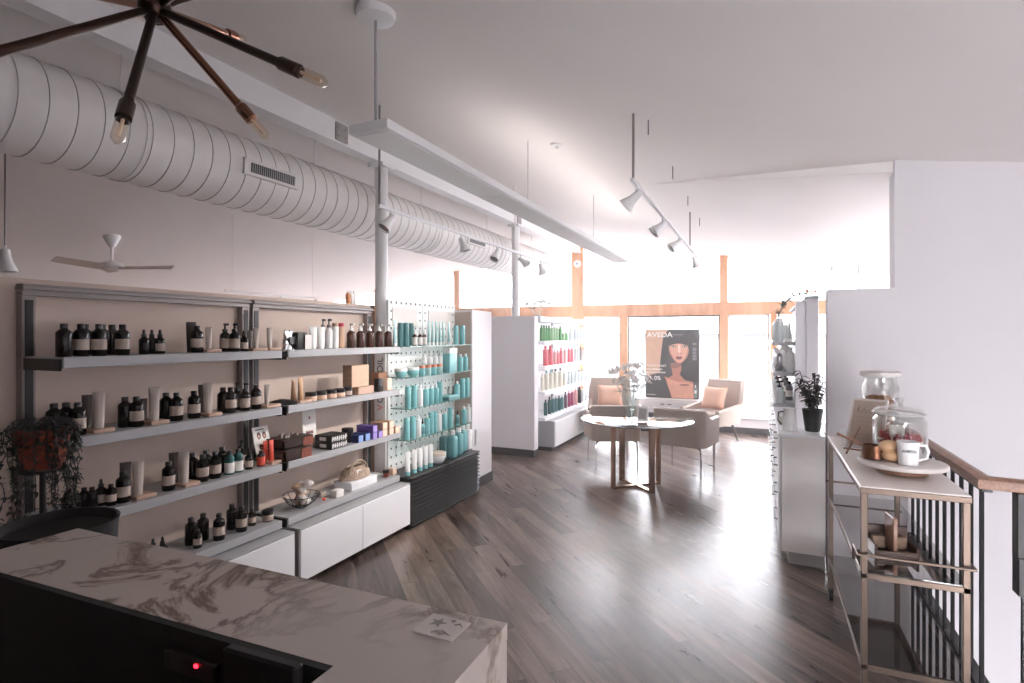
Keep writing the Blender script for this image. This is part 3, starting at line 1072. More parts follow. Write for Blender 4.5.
y1 = along(361, -2.83); put(carton(0.10, 0.185, 0.058, M_KRAFT, M_BLOCK), -2.83, y1, z, 'wooden_box', 'tan wooden box lying flat', pl, 'box')
y2 = along(357, -2.83); put(carton(0.085, 0.20, 0.165, M_KRAFT, mat('light wood face', (202, 170, 142), .5)), -2.84, y2, z + 0.0582, 'wooden_box', 'large tan wooden box standing atop another', pl, 'box')
put(carton(0.09, 0.115, 0.14, mat('brown card', (150, 108, 82), .6)), -2.92, along(378.5, -2.92), z, 'wooden_box', 'brown box behind black carton', pl, 'box')
put(carton(0.045, 0.055, 0.105, M_BLACK), -2.80, along(378.5, -2.80), z, 'carton', 'slim black carton', pl, 'box')
put(carton(0.07, 0.06, 0.095, M_PEACH), -2.84, along(386.2, -2.84), z, 'carton', 'rightmost peach carton', pl, 'box')
# third shelf
pl = PLN[2, 2]; z = SH[2]


def tray(dx, dy, h, front):
    b = MB()
    t = 0.012
    b.box(-dx / 2, dx / 2, -dy / 2, dy / 2, 0, 0.01)
    for q in ((-dx / 2, -dx / 2 + t, -dy / 2, dy / 2), (dx / 2 - t, dx / 2, -dy / 2, dy / 2), (-dx / 2, dx / 2, -dy / 2, -dy / 2 + t), (-dx / 2, dx / 2, dy / 2 - t, dy / 2)):
        b.box(q[0], q[1], q[2], q[3], 0.0, h, 0.001)
    f = MB(); f.box(-dx / 2 + 0.01, dx / 2, dy / 2, dy / 2 + 0.004, 0, h, 0.001); f.box(dx / 2, dx / 2 + 0.004, dy / 2 - 0.09, dy / 2, 0, h, .001)
    l = MB(); l.box(-dx / 2 - .001, dx / 2 + 0.001, -dy / 2 - .001, dy / 2, h, h + 0.008, 0.001)
    return [('body', b.mesh('tray_body', M_DARKW)), ('end_panel', f.mesh('tray_end', front)), ('lid', l.mesh('tray_lid', M_DARKW))]


ta, tb = along(287, -2.86), along(301, -2.86)
put(tray(0.19, 0.23, 0.062, M_MAHOG), -2.855, ta, z, 'wooden_case', 'lower dark wooden case with red brown end', pl, 'case')
put(tray(0.16, 0.26, 0.055, M_MAHOG), -2.87, ta + 0.03, z + 0.0702, 'wooden_case', 'upper dark wooden case with red brown end', pl, 'case')
rk = random.Random(5)
for i in range(9):
    c = MB()
    r = rk.uniform(0.008, 0.014)
    c.at((0, 0, 0), rk.uniform(0, 3), 0.3)
    c.lathe([(r * 0.2, 0), (r, r * 0.6), (r * 0.8, r * 1.5), (0, r * 2.2)], 6)
    o = c.obj('crystal', mat('smoky crystal', (176, 160, 150), 0.15), None, False)
    o.location = (-2.93 + rk.uniform(0, 0.11), ta - 0.07 + 0.19 * i / 8, z + 0.1336)
    o['category'] = 'crystal'
    ITEMS.append((o, 'small smoky crystal', 'upper dark wooden case', i, 'crystals on the wooden case'))


def pattern_box(dx, dy, h):
    b = MB(); b.box(-dx / 2, dx / 2, -dy / 2, dy / 2, 0, h, 0.002)
    f = MB()
    k = random.Random(11)
    # white angular marks along the front
    for i in range(7):
        y0 = -dy / 2 + 0.008 + i * (dy * 0.92 / 7)
        w = dy * 0.92 / 7 * 0.8
        a, c = k.uniform(0.1, 0.35), k.uniform(0.6, 0.9)
        x = dx / 2 + 0.0008
        f.add([(x, y0, h * a), (x, y0 + w * 0.6, h * 0.12), (x, y0 + w, h * c), (x, y0 + w * 0.3, h * 0.88)], [(0, 1, 2, 3)])
        f.add([(x, y0 + w * 0.5, h * 0.5), (x, y0 + w * 1.25, h * 0.4), (x, y0 + w * 1.1, h * 0.62)], [(0, 1, 2)])
    ye = -dy / 2 - 0.0008
    f.add([(-0.03, ye, h * .25), (0.03, ye, h * .25), (0.03, ye, h * .75), (-0.03, ye, h * .75)], [(0, 1, 2, 3)])
    f.mi = 0
    return [('body', b.mesh('box_body', M_BLACK)), ('print', f.mesh('box_print', mat('white print', (216, 214, 212), 0.6), False))]


y = along(332, -2.83)
PB = kind(('pb',), lambda: pattern_box(0.15, 0.17, 0.048))
put(PB, -2.835, y, z, 'carton', 'lower black carton with white angular pattern', pl, 'box')
put(PB, -2.837, y, z + 0.0482, 'carton', 'upper black carton with white angular pattern', pl, 'box')
put(jar(0.105, 0.042, M_BLACK, M_BLACK), -2.86, along(347.5, -2.86), z, 'jar', 'round black jar beside patterned cartons', pl, 'jar')
for i, u in enumerate((353.5, 360.5)):
    x, y = at_u(u, -2.82); put(carton(0.14, 0.056, 0.055, M_BLUE, M_BLUEL), x, y, z, 'carton', 'navy carton with light blue end', pl, 'box', u)
for u in (366.8, 372.5):
    x, y = at_u(u, -2.82); put(carton(0.16, 0.052, 0.052, M_PURPLE, M_PURPL2), x, y, z, 'carton', 'lower violet carton', pl, 'box', u)
x, y = at_u(366.8, -2.82); put(carton(0.16, 0.052, 0.052, M_PURPLE, M_PURPL2), x, y, z + 0.0523, 'carton', 'violet carton stacked atop others', pl, 'box')
for u in (378.5, 385, 391):
    x, y = at_u(u, -2.81); put(carton(0.13, 0.058, 0.055, M_KRAFT, M_PEACH), x, y, z, 'carton', 'peach carton in lower row', pl, 'box', u)
for u in (378.5, 385):
    x, y = at_u(u, -2.81); put(carton(0.13, 0.058, 0.055, M_KRAFT, M_PEACH), x, y, z + 0.0553, 'carton', 'peach carton in upper row', pl, 'box', u)
# lowest shelf
pl = PLN[2, 3]; z = SH[3]
t = thing('wire_bowl', 'black wire bowl with pale stones on lowest shelf of farther wall unit', 'bowl', (-2.85, along(301, -2.85), z))
wbm = MB()
for k in range(14):
    a = 2 * PI * k / 14
    wbm.tube([(0.03 * math.cos(a), 0.03 * math.sin(a), 0.003), (0.085 * math.cos(a), 0.085 * math.sin(a), 0.035), (0.12 * math.cos(a), 0.12 * math.sin(a), 0.085)], 0.0022, 5)
for r, zz in ((0.03, 0.003), (0.085, 0.035), (0.12, 0.085)):
    wbm.tube([(r * math.cos(2 * PI * k / 24), r * math.sin(2 * PI * k / 24), zz) for k in range(24)], 0.0026, 5, True)
wbm.obj('wire_frame', M_BLACK, t)
rk = random.Random(9)
for i in range(15):
    a, r = rk.uniform(0, 2 * PI), rk.uniform(0.0, 0.055)
    c = MB().at((0, 0, 0), rk.uniform(0, 3), rk.uniform(-.4, .4))
    c.ball((0, 0, 0), (rk.uniform(.032, .046), rk.uniform(.028, .04), rk.uniform(.02, .028)), 8, 6)
    o = c.obj('stone', M_STONE if i % 3 else mat('amber stone', (176, 140, 112), .3), None, False)
    o.location = (-2.85 + r * math.cos(a), along(301, -2.85) + r * math.sin(a), z + 0.03 + 0.009 * i)
    o['category'] = 'stone'
    ITEMS.append((o, 'polished %s stone' % ('white' if i % 3 else 'amber'), 'in the black wire bowl', i, 'stones in the wire bowl'))
put(carton(0.05, 0.055, 0.036, M_LABEL), -2.90, along(321, -2.90), z, 'trinket_box', 'small beige trinket box by wire bowl', pl, 'box')
put(carton(0.06, 0.075, 0.05, M_LABELW), -2.80, along(337, -2.80), z, 'trinket_box', 'small white box in front of woven bag', pl, 'box')
o = MB().ball((0, 0, .012), .012, 10, 6).obj('bead', M_RED); o.location = (-2.81, along(324, -2.81), z); tag(o, 'small coral red bead beside the wire bowl', 'bead')
y = along(356, -2.87)
put(carton(0.17, 0.30, 0.06, M_WHITE, None, 0.55), -2.87, y, z, 'gift_box', 'long white gift box under woven bag', pl, 'box')
t = thing('woven_bag', 'beige woven round bag with white tag lying on long white box', 'bag', (-2.88, y, z + 0.0612), 0)
bg = MB()
for k in range(9):
    rr = 0.13 - 0.004 * k if k < 5 else 0.12 - 0.012 * (k - 4)
    zz = 0.012 + 0.0095 * k
    bg.tube([(rr * 0.58 * math.cos(2 * PI * i / 28), rr * 1.15 * math.sin(2 * PI * i / 28) * (1 + .04 * math.sin(i + k)), zz) for i in range(28)], 0.0085, 6, True)
bg.obj('body', M_WICKER, t)
bh = MB(); bh.tube([(0.05, 0.1 * math.cos(PI * i / 12) - 0.02, 0.06 + 0.08 * math.sin(PI * i / 12)) for i in range(13)], 0.008, 7); bh.obj('handle', M_WICKER, t)
bt = MB(); bt.M = Matrix.Translation((0.074, -0.03, 0.0)) @ Matrix.Rotation(-0.15, 4, 'Y'); bt.box(0, 0.0015, -0.028, 0.028, 0.005, 0.075); bt.obj('tag', M_LABELW, t, False)
x, y = at_u(386, -2.82); put(jar(0.055, 0.026, M_MAHOG, M_BLACK), x, y, z, 'jar', 'little red brown jar with black lid', pl, 'jar')
put(carton(0.06, 0.05, 0.05, M_PEACH), -2.83, along(392, -2.83), z, 'trinket_box', 'small peach box at the right end', pl, 'box')

# ================================================================== PEGBOARD DISPLAY
PX, PY0, PY1 = -2.95, 3.985, 5.13
t = thing('pegboard_display', 'white perforated display panel with four glass shelves of teal bottles', 'display stand', (0, 0, 0))
M_PEG = mat('white pegboard', (232, 234, 232), 0.5, var=0.01)
for (a, b2) in ((PY0, 4.518), (4.522, PY1)):
    p = MB(); p.box(PX - 0.02, PX, a, b2, 0.43, 1.93, 0.003)
    o = p.obj('panel', M_PEG, t, False)
    d = MB()
    ny = int((b2 - a - 0.06) / 0.075)
    for i in range(ny + 1):
        for j in range(20):
            yy, zz = a + 0.04 + i * 0.075, 0.48 + j * 0.075
            P = [(PX + 0.0006, yy + 0.0105 * math.cos(q), zz + 0.0105 * math.sin(q)) for q in [2 * PI * k / 8 for k in range(8)]]
            d.add(P, [tuple(range(8))])
    d.obj('hole_pattern', mat('peg hole dark', (60, 62, 62), 0.8), o, False)
p = MB(); p.box(PX - 0.14, PX - 0.02, PY0 - 0.015, PY0, 0.43, 1.70, 0.002); sp = p.obj('side_panel', mat('grey sign strip', (238, 234, 233), .5), t, False)
lettering('OIL', 0.085, M_INK, sp, (PX - 0.048, PY0 - 0.0158, 1.29), (PI / 2, -PI / 2, 0))
lettering('OR', 0.085, M_INK, sp, (PX - 0.048, PY0 - 0.0158, 0.965 + 0.064), (PI / 2, -PI / 2, 0))
lettering('V', 0.085, M_RED, sp, (PX - 0.048, PY0 - 0.0158, 0.965), (PI / 2, -PI / 2, 0))
for (a, b2) in ((4.04, 4.42), (4.62, 5.06)):
    p = MB(); p.box(PX, PX + 0.006, a, b2, 1.70, 1.86, 0.001); p.obj('header_card', M_LABELW, t, False)
GZ = (1.525, 1.255, 0.985, 0.715)
for zz in GZ:
    s = MB(); s.box(PX + 0.002, -2.752, PY0 + 0.03, PY1, zz - 0.006, zz); o = s.obj('glass_shelf', M_SHELFG, t, False)
    e = MB(); e.box(-2.752, -2.749, PY0 + 0.03, PY1, zz - 0.006, zz); e.box(PX + 0.002, -2.749, PY0 + 0.028, PY0 + 0.0305, zz - 0.006, zz); e.obj('glass_edge', M_GEDGE, o, False)
    for yy in (4.04, 4.46, 4.6, 5.08):
        k = MB(); k.box(PX, PX + 0.12, yy - 0.006, yy + 0.006, zz - 0.014, zz - 0.0065, .001)
        k.obj('shelf_bracket', M_WHITEM, o, False)
for (a, b2, lb) in ((3.895, 4.485, 'black slatted base unit under the near pegboard panel'), (4.50, 5.125, 'black slatted base unit under the far pegboard panel')):
    t = thing('slatted_base', lb, 'base unit', (0, 0, 0))
    p = MB(); p.box(-3.04, -2.675, a, b2, 0.0, 0.415, 0.002); p.obj('body', M_BLACKM, t, False)
    p = MB(); p.box(-3.04, -2.65, a, b2, 0.415, 0.43, 0.002); p.obj('top', M_BLACK, t, False)
    p = MB()
    for i in range(11):
        zz = 0.02 + i * 0.036
        p.add([(-2.675, a, zz), (-2.645, a, zz + 0.012), (-2.675, a, zz + 0.03), (-2.675, b2, zz), (-2.645, b2, zz + 0.012), (-2.675, b2, zz + 0.03)], [(0, 1, 2), (3, 5, 4), (0, 3, 4, 1), (1, 4, 5, 2), (0, 2, 5, 3)])
    p.obj('slat', M_BLACK, t, False)

GP = ['top glass shelf', 'second glass shelf', 'third glass shelf', 'fourth glass shelf']
GP = [q + ' of pegboard display' for q in GP]
TEALR = bottle(0.19, 0.026, M_TEAL, 'flat', M_TEAL)
TEALB = bottle(0.17, 0.027, M_TEAL, 'screw', M_PLW, None, shoulder=0.78)
TEALD = bottle(0.20, 0.026, M_TEALD, 'flat', M_TEALD)
WHT = bottle(0.185, 0.026, M_PLW, 'screw', M_PLW, None, shoulder=0.78)
PALE = tube(0.22, 0.036, M_TEALL, M_PLW)
DRK = bottle(0.145, 0.022, M_AMBER2, 'dropper', M_PLW, M_LABELW, (.05, .52))
BLK = bottle(0.15, 0.02, M_TEAL, 'dropper', M_BLACK, M_TEALD, (.1, .5))
CODES = {'r': (TEALR, 'bottle', 'teal cylinder bottle'), 'b': (TEALB, 'bottle', 'teal bottle with white cap'), 'd': (TEALD, 'bottle', 'deep teal cylinder bottle'),
         'w': (WHT, 'bottle', 'plain white bottle'), 'p': (PALE, 'tube', 'pale teal tube'), 'a': (DRK, 'bottle', 'brown bottle with white label'), 'k': (BLK, 'bottle', 'slim teal bottle with black dropper')}


def grow(level, specs, z=None, place=None):
    z = GZ[level] if z is None else z
    place = place or GP[level]
    for code, u, *rest in specs:
        x = -2.80 - 0.07 * (rest[0] if rest else 0)
        y = along(u, x)
        P, nm, ds = CODES[code]
        put(P, x, y, z, nm, ds, place, nm, u)


grow(0, [('p', 395), ('d', 400.5, .4), ('d', 406), ('d', 411, .6), ('a', 414.8), ('a', 420), ('a', 424.3, .3), ('p', 429, .2), ('p', 432.8), ('p', 436.4, .2), ('p', 440), ('p', 443.4), ('p', 449, .4),
         ('r', 456, .5), ('r', 462.5, .1), ('r', 467.5, .4), ('r', 471.5, .2), ('r', 475.2)])
grow(1, [('w', 424, 1.2), ('w', 430, 1.2), ('w', 435.5, 1.2), ('w', 440, 1.2), ('b', 460.5), ('b', 465.5, .2), ('b', 470), ('b', 474.3)])
z = GZ[1]
for u in (401, 413):
    x, y = at_u(u, -2.81); put(bowl_jar(0.08, 0.052, M_TEAL, M_PLW), x, y, z, 'bowl_jar', 'round teal tub with white lid', GP[1], 'tub', u)
for i, u in enumerate((422, 428, 433.5, 439)):
    x, y = at_u(u, -2.80 - 0.0 * i); put(jar(0.088, 0.029, M_TEALL if i % 2 else M_TEAL, mat('copper lid', (190, 112, 84), .35, .6), None, .24), x, y, z, 'jar', 'teal jar with copper lid', GP[1], 'jar', u)
x, y = at_u(450, -2.83)
P = kind('bigpack', lambda: [('body', MB().box(-.04, .04, -.075, .075, 0, .185, .006, 2).mesh('pack_body', M_TEAL)), ('band', MB().box(-.041, .041, -.076, .076, .185, .235, .003).mesh('pack_band', M_PLW))])
put(P, x, y, z, 'gift_pack', 'large teal gift pack with white top band', GP[1], 'box')
grow(2, [('r', 408), ('r', 414.2), ('w', 420), ('b', 426), ('b', 431.2), ('b', 435.8), ('r', 439.6), ('b', 457), ('r', 462.6), ('r', 467), ('w', 471.2)])
x, y = at_u(450.5, -2.80)
P = kind('flatpack', lambda: [('body', MB().box(-.05, .05, -.1, .1, 0, .03, .003).mesh('pack_body', M_TEALD)), ('lid', MB().box(-.051, .051, -.101, .101, .03, .042, .003).mesh('pack_lid', M_TEAL))])
put(P, x - .01, y, GZ[2], 'gift_pack', 'flat teal gift pack lying down', GP[2], 'box')
grow(3, [('r', 406.5), ('r', 412.8), ('w', 418.4), ('k', 422.6), ('b', 427, .2), ('r', 431), ('r', 434.6), ('w', 439), ('b', 444.5), ('r', 450), ('k', 457.5), ('b', 464), ('w', 468.6), ('b', 471.8), ('r', 475)])
pb = 'black base of pegboard display'
for u in (407.5, 414.3, 420, 425.4, 430.6):
    x, y = at_u(u, -2.745); put(tube(0.20, 0.052, M_PLW, M_TEAL, .16), x, y, .43, 'tube', 'white tube with teal cap', pb, 'tube', u, -.5)
x, y = at_u(438, -2.76); put(bowl_jar(0.10, 0.072, M_PLW, mat('cream lid', (222, 206, 190), .5)), x, y, .43, 'tub', 'round white tub', pb, 'tub')
BT = flat_bottle(0.265, .075, .07, M_TEALD, M_PLW, 'pump'); BT2 = flat_bottle(0.265, .08, .085, mat('mid teal plastic', (108, 168, 171), .35), M_PLW, 'screw')
BW = flat_bottle(0.265, .08, .08, M_PLW, M_PLW)
for u, P, xx in ((444, BT, -2.80), (452.5, BT2, -2.74), (458.5, BT2, -2.76), (462.5, BT2, -2.80)):
    put(P, xx, along(u, xx), .43, 'large_bottle', 'large teal refill bottle', pb, 'bottle', u)
for u in (467.5, 472):
    put(BW, -2.80, along(u, -2.80), .43, 'large_bottle', 'large white refill bottle', pb, 'bottle', u)

# ================================================================== FAR WHITE UNIT
wb = MB(); wb.box(-3.5, -2.76, 6.86, 6.98, 0.1, 1.872, 0.002); wb.box(-3.5, -3.08, 6.98, 9.62, 0.1, 1.872); wb.box(-2.80, -2.735, 6.85, 6.985, 0.1, 1.872, .002)
struct('wall_block', wb, M_WALLW)
wb = MB(); wb.box(-3.49, -2.75, 6.87, 7.0, 0, .1); struct('baseboard_block', wb, M_BASEB)
FX = -2.72
FZ = (1.537, 1.187, 0.836, 0.482)
t = thing('white_shelf_unit', 'white shelf unit by the windows with green and pink bottles', 'shelf unit', (0, 0, 0))
FY0, FY1 = 7.2, 9.8
for y in (FY0, 8.37, FY1 - .05):
    s = MB(); s.box(-3.078, -3.03, y, y + .05, 0, 1.83, .003); s.obj('stile', M_GREYSH, t, False)
s = MB(); s.box(-3.075, -2.70, FY0 - .2, FY1, 1.80, 1.87, .003); s.obj('top_panel', M_WHITE, t, False)
s = MB(); s.box(-3.08, -3.06, FY0 - .2, FY1, .06, 1.80); s.obj('back_panel', M_WHITE, t, False)
for zz in FZ:
    s = MB(); s.box(-3.04, FX, FY0, FY1, zz - .05, zz, .003); s.obj('shelf', M_WHITE, t, False)
t = thing('white_base_cabinet', 'long white drawer cabinet under the white shelf unit by windows', 'cabinet', (0, 0, 0))
s = MB(); s.box(-3.025, -2.632, 7.32, 9.5, .06, .425, .003); s.obj('body', M_GREYSH, t, False)
for i in range(2):
    a = 7.32 + i * 1.09
    s = MB(); s.box(-2.632, -2.61, a + .003, a + 1.087, .07, .42, .003); s.obj('drawer_front', M_WHITE, t, False)
s = MB(); s.box(-3.0, -2.68, 7.36, 9.46, 0, .06); s.obj('plinth', M_BASEB, t, False)
FP = ['top shelf of white window unit', 'second shelf of white window unit', 'third shelf of white window unit', 'lowest shelf of white window unit']
mk = lambda h, r, m, c, cap='screw': bottle(h, r, m, cap, c, None, shoulder=.76)
FROWS = [
    [(u, 'gr', .22, M_GREEN, M_GREEN, 'tall green bottle') for u in (541.5, 544, 546.5, 549)] + [(u, '', .22, M_GREENL, M_PLW, 'pale green bottle') for u in (552, 554.5, 557)] +
    [(560.3, '', .22, M_GREEN, M_GREEN, 'tall green bottle'), (563.3, '', .12, M_GREENL, M_PLW, 'small pale green jar'), (566, '', .12, M_GREEN, M_GREEN, 'small green jar')] +
    [(570.3, '', .17, M_FROST, M_GREY, 'clear bottle with grey cap')] + [(u, '', .22, M_FROST, M_PLW, 'frosted pale bottle') for u in (575.5, 578.5, 581.5, 584.5, 587.5, 590.5)],
    [(545.5, '', .28, M_PINK, M_PINK, 'large coral pink bottle'), (550.5, '', .28, M_PINK, M_PINK, 'large coral pink bottle'), (555, '', .22, M_PINKL, M_PLW, 'pale pink bottle'), (557.5, '', .2, M_PINK, M_PINK, 'coral pink bottle'),
     (561, '', .24, M_PINK, M_PINK, 'coral pink bottle'), (565, '', .24, M_PINKL, M_PLW, 'pale pink bottle'), (569, '', .25, M_PINK, M_PINKL, 'coral bottle with pale cap'), (572, '', .25, M_PINK, M_PINKL, 'coral bottle with pale cap')] +
    [(u, '', .24, M_FROST, M_PLW, 'frosted pale bottle') for u in (575.5, 578)] + [(580.5, '', .24, M_GREY, M_BLACK, 'grey bottle with black cap')] + [(u, '', .22, M_FROST, M_GREY, 'frosted bottle with grey cap') for u in (584, 587.5, 590.5)],
    [(542.5, '', .24, M_CREAM, M_CREAM, 'cream bottle'), (546.5, '', .28, M_CREAM, M_TEALL, 'teal-capped large cream bottle'), (551, '', .28, M_CREAM, M_TEALL, 'teal-capped large cream bottle'),
     (555.5, '', .285, M_CREAM, M_BLACK, 'black-capped large cream bottle'), (560.5, '', .285, M_CREAM, M_BLACK, 'black-capped large cream bottle'), (564.5, '', .24, M_CREAM, M_CREAM, 'cream bottle')] +
    [(u, '', .2, M_FROST, M_PETROL, 'green-capped pale bottle') for u in (569, 572, 575.5, 579, 582)] + [(u, '', .24, M_FROST, M_GREY, 'frosted bottle with grey cap') for u in (586, 590)],
    [(545.5, '', .22, M_PETROL, M_BLACK, 'petrol green bottle with black cap'), (549.5, '', .25, M_PETROL, M_BLACK, 'petrol green bottle with black cap'), (553, '', .24, M_TEALD, M_PLW, 'deep teal bottle with white cap'), (556, '', .24, M_TEALD, M_PLW, 'deep teal bottle with white cap'),
     (559, '', .22, M_PETROL, M_BLACK, 'petrol green bottle with black cap'), (562, '', .22, M_TEALD, M_PLW, 'deep teal bottle with white cap'), (565.5, '', .25, mat('plum bottle', (84, 44, 66), .3), M_BLACK, 'plum bottle with black cap'),
     (569, '', .26, M_MAG, M_PINKL, 'magenta bottle with pink cap'), (572, '', .26, M_MAG, M_PINKL, 'magenta bottle with pink cap'), (575.5, '', .28, M_PINKL, M_PLW, 'pale pink bottle'),
     (579.5, '', .27, M_BLACK, M_BLACK, 'black bottle')] + [(u, '', .26, M_FROST, M_GREY, 'frosted bottle with grey cap') for u in (583, 586, 589.5)]]
for lv, specs in enumerate(FROWS):
    for u, _, h, m, c, ds in specs:
        x = -2.80
        r = .036 if h > .26 else (.026 if h > .15 else .03)
        put(mk(h, r, m, c), x, along(u, x), FZ[lv], 'bottle', ds, FP[lv], 'bottle', u)

# pale flowers on top of the block


def lily_bunch(t, n, spread, h, petal, m, seed, leafm, stemz=0.0, pl=0.06):
    k = random.Random(seed)
    for i in range(n):
        a = 2 * PI * i / n + k.uniform(-.3, .3)
        r = spread * math.sqrt(k.uniform(.05, 1))
        tip = Vector((r * math.cos(a), r * math.sin(a), h * k.uniform(.65, 1)))
        s = MB(); s.tube([(0.02 * math.cos(a), .02 * math.sin(a), stemz), tip * .55 + Vector((0, 0, stemz * .4)), tip], .0022, 5); s.obj('stem', mat('pale stem', (176, 184, 170), .5), t)
        d = (Vector((math.cos(a), math.sin(a), 0)) * (r / spread) + Vector((0, 0, .6))).normalized()
        f = MB()
        o1 = d.orthogonal().normalized(); o2 = d.cross(o1)
        for q in range(6):
            b = 2 * PI * q / 6
            side = o1 * math.cos(b) + o2 * math.sin(b)
            f.leaf(tip, d * .75 + side * .8, pl * k.uniform(.9, 1.15), pl * .42, .35, d)
        f.m(1).tube([tip, tip + d * pl * .5], .003, 5)
        f.obj('bloom', [m, mat('stamen tan', (176, 140, 96), .6)], t)
        if i % 2 == 0:
            lf = MB()
            for q in range(3):
                b = a + q * 2.1
                lf.leaf(tip * .7, Vector((math.cos(b), math.sin(b), .5)), pl * 1.5, pl * .45, .4)
            lf.obj('leaf', leafm, t)


t = thing('flower_arrangement', 'pale artificial flowers lying on top of the white shelf unit', 'flowers', (-2.93, 7.45, 1.8705))
lily_bunch(t, 12, .22, .22, .075, mat('pale grey petal', (222, 224, 224), .6), 21, M_LEAFG, 0.0)
vm = MB(); vm.lathe([(.06, 0), (.07, .02), (.05, .03), (.0, .03)], 14); vm.obj('base', M_LEAFG, t)

# ================================================================== SEATING AND TABLE
tc = thing('round_glass_table', 'round smoked glass table on rose metal frame in the seating area', 'table', (-1.23, 6.02, 0), 0)
g = MB(); g.lathe([(.583, .71), (.59, .713), (.59, .719), (.583, .722)], 64); g.obj('table_top', M_TABLEG, tc)
g = MB()
g.tube([(.589 * math.cos(2 * PI * i / 64), .589 * math.sin(2 * PI * i / 64), .716) for i in range(64)], .0062, 6, True); g.obj('table_rim', mat('dark glass edge', (70, 74, 72), .15), tc)
for sx in (-1, 1):
    for sy in (-1, 1):
        l = MB(); l.at((sx * .2, sy * .2, 0), math.atan2(sy, sx)); l.box(-.012, .012, -.032, .032, 0, .7095, .002); l.obj('leg', M_ROSE, tc, False)
for a in (PI / 4, -PI / 4):
    l = MB(); l.at((0, 0, 0.0 if a > 0 else 0.0), a); l.box(-.28, .28, -.022, .022, .0, .024, .002); l.obj('floor_bar', M_ROSE, tc, False)


def ushell(mb, w, d, th, zb, top, lean=0.0, n=6, rc=.1, flare=0.0):
    """U-shaped upholstered shell open to +y; top(s) gives the height at s = 0 (arm front) .. 1 (back)"""
    pts = [(-w, d * .5)]
    for i in range(1, 6):
        pts.append((-w, d * .5 + (-d + rc) * i / 5))
    for i in range(1, n + 1):
        a = PI + (PI / 2) * i / n
        pts.append((-w + rc + rc * math.cos(a), -d * .5 + rc + rc * math.sin(a)))
    pts += [(0, -d * .5)]
    full = pts + [(-x, y) for x, y in reversed(pts[:-1])]
    k = len(full)
    L = len(pts) - 1
    vs = []
    for i, (x, y) in enumerate(full):
        s = 1 - abs(i - L) / L
        zt = top(s)
        # inward direction
        p0, p1 = Vector(full[max(0, i - 1)]), Vector(full[min(k - 1, i + 1)])
        tg = (p1 - p0).normalized()
        nin = Vector((-tg.y, tg.x))
        ix, iy = x + nin.x * th, y + nin.y * th
        ly = -lean * (zt - zb)
        fx = x * (1 + flare * (zt - zb))
        vs += [(x * .97, y * .97, zb), (fx, y + ly, zt - th * .25), (fx + nin.x * th * .3, y + nin.y * th * .3 + ly, zt), (ix + (fx - x) - nin.x * th * .3, iy - nin.y * th * .3 + ly, zt), (ix + (fx - x), iy + ly, zt - th * .25), (ix, iy, zb)]
    fs = []
    for i in range(k - 1):
        a, b = i * 6, (i + 1) * 6
        for j in range(5):
            fs.append((a + j, a + j + 1, b + j + 1, b + j))
        fs.append((a + 5, a, b, b + 5))
    fs.append(tuple(range(6)))
    fs.append(tuple(reversed(range((k - 1) * 6, k * 6))))
    return mb.add(vs, fs)


def tub_chair(x, y, rz, label):
    t = thing('tub_chair', label, 'chair', (x, y, 0), rz, 'taupe tub chairs at the glass table')
    s = MB(); ushell(s, .31, .58, .065, .35, lambda q: .665 if q < .30 else (.665 + (q - .30) / .14 * .115 if q < .44 else .78), 0.03)
    s.obj('shell', M_UPH, t)
    s = MB(); s.box(-.25, .25, -.235, .285, .355, .40, .02, 2); s.obj('seat_base', M_UPH, t)
    s = MB(); s.box(-.243, .243, -.225, .30, .40, .475, .03, 3); s.obj('seat', M_UPH, t)
    for sx in (-1, 1):
        for sy in (-1, 1):
            l = MB(); l.tube([(sx * .12, sy * .17, .345), (sx * .2, sy * .21, .345), (sx * .235, sy * .232, .335), (sx * .25, sy * .24, .31), (sx * .252, sy * .242, .25), (sx * .255, sy * .245, 0)], .0095, 8)
            l.obj('leg', M_CHROME, t)
    return t


tub_chair(-1.70, 6.86, math.radians(27), 'taupe leather tub chair on the left behind the round glass table')
tub_chair(-.82, 6.86, math.radians(-12), 'taupe leather tub chair on the right behind the round glass table')


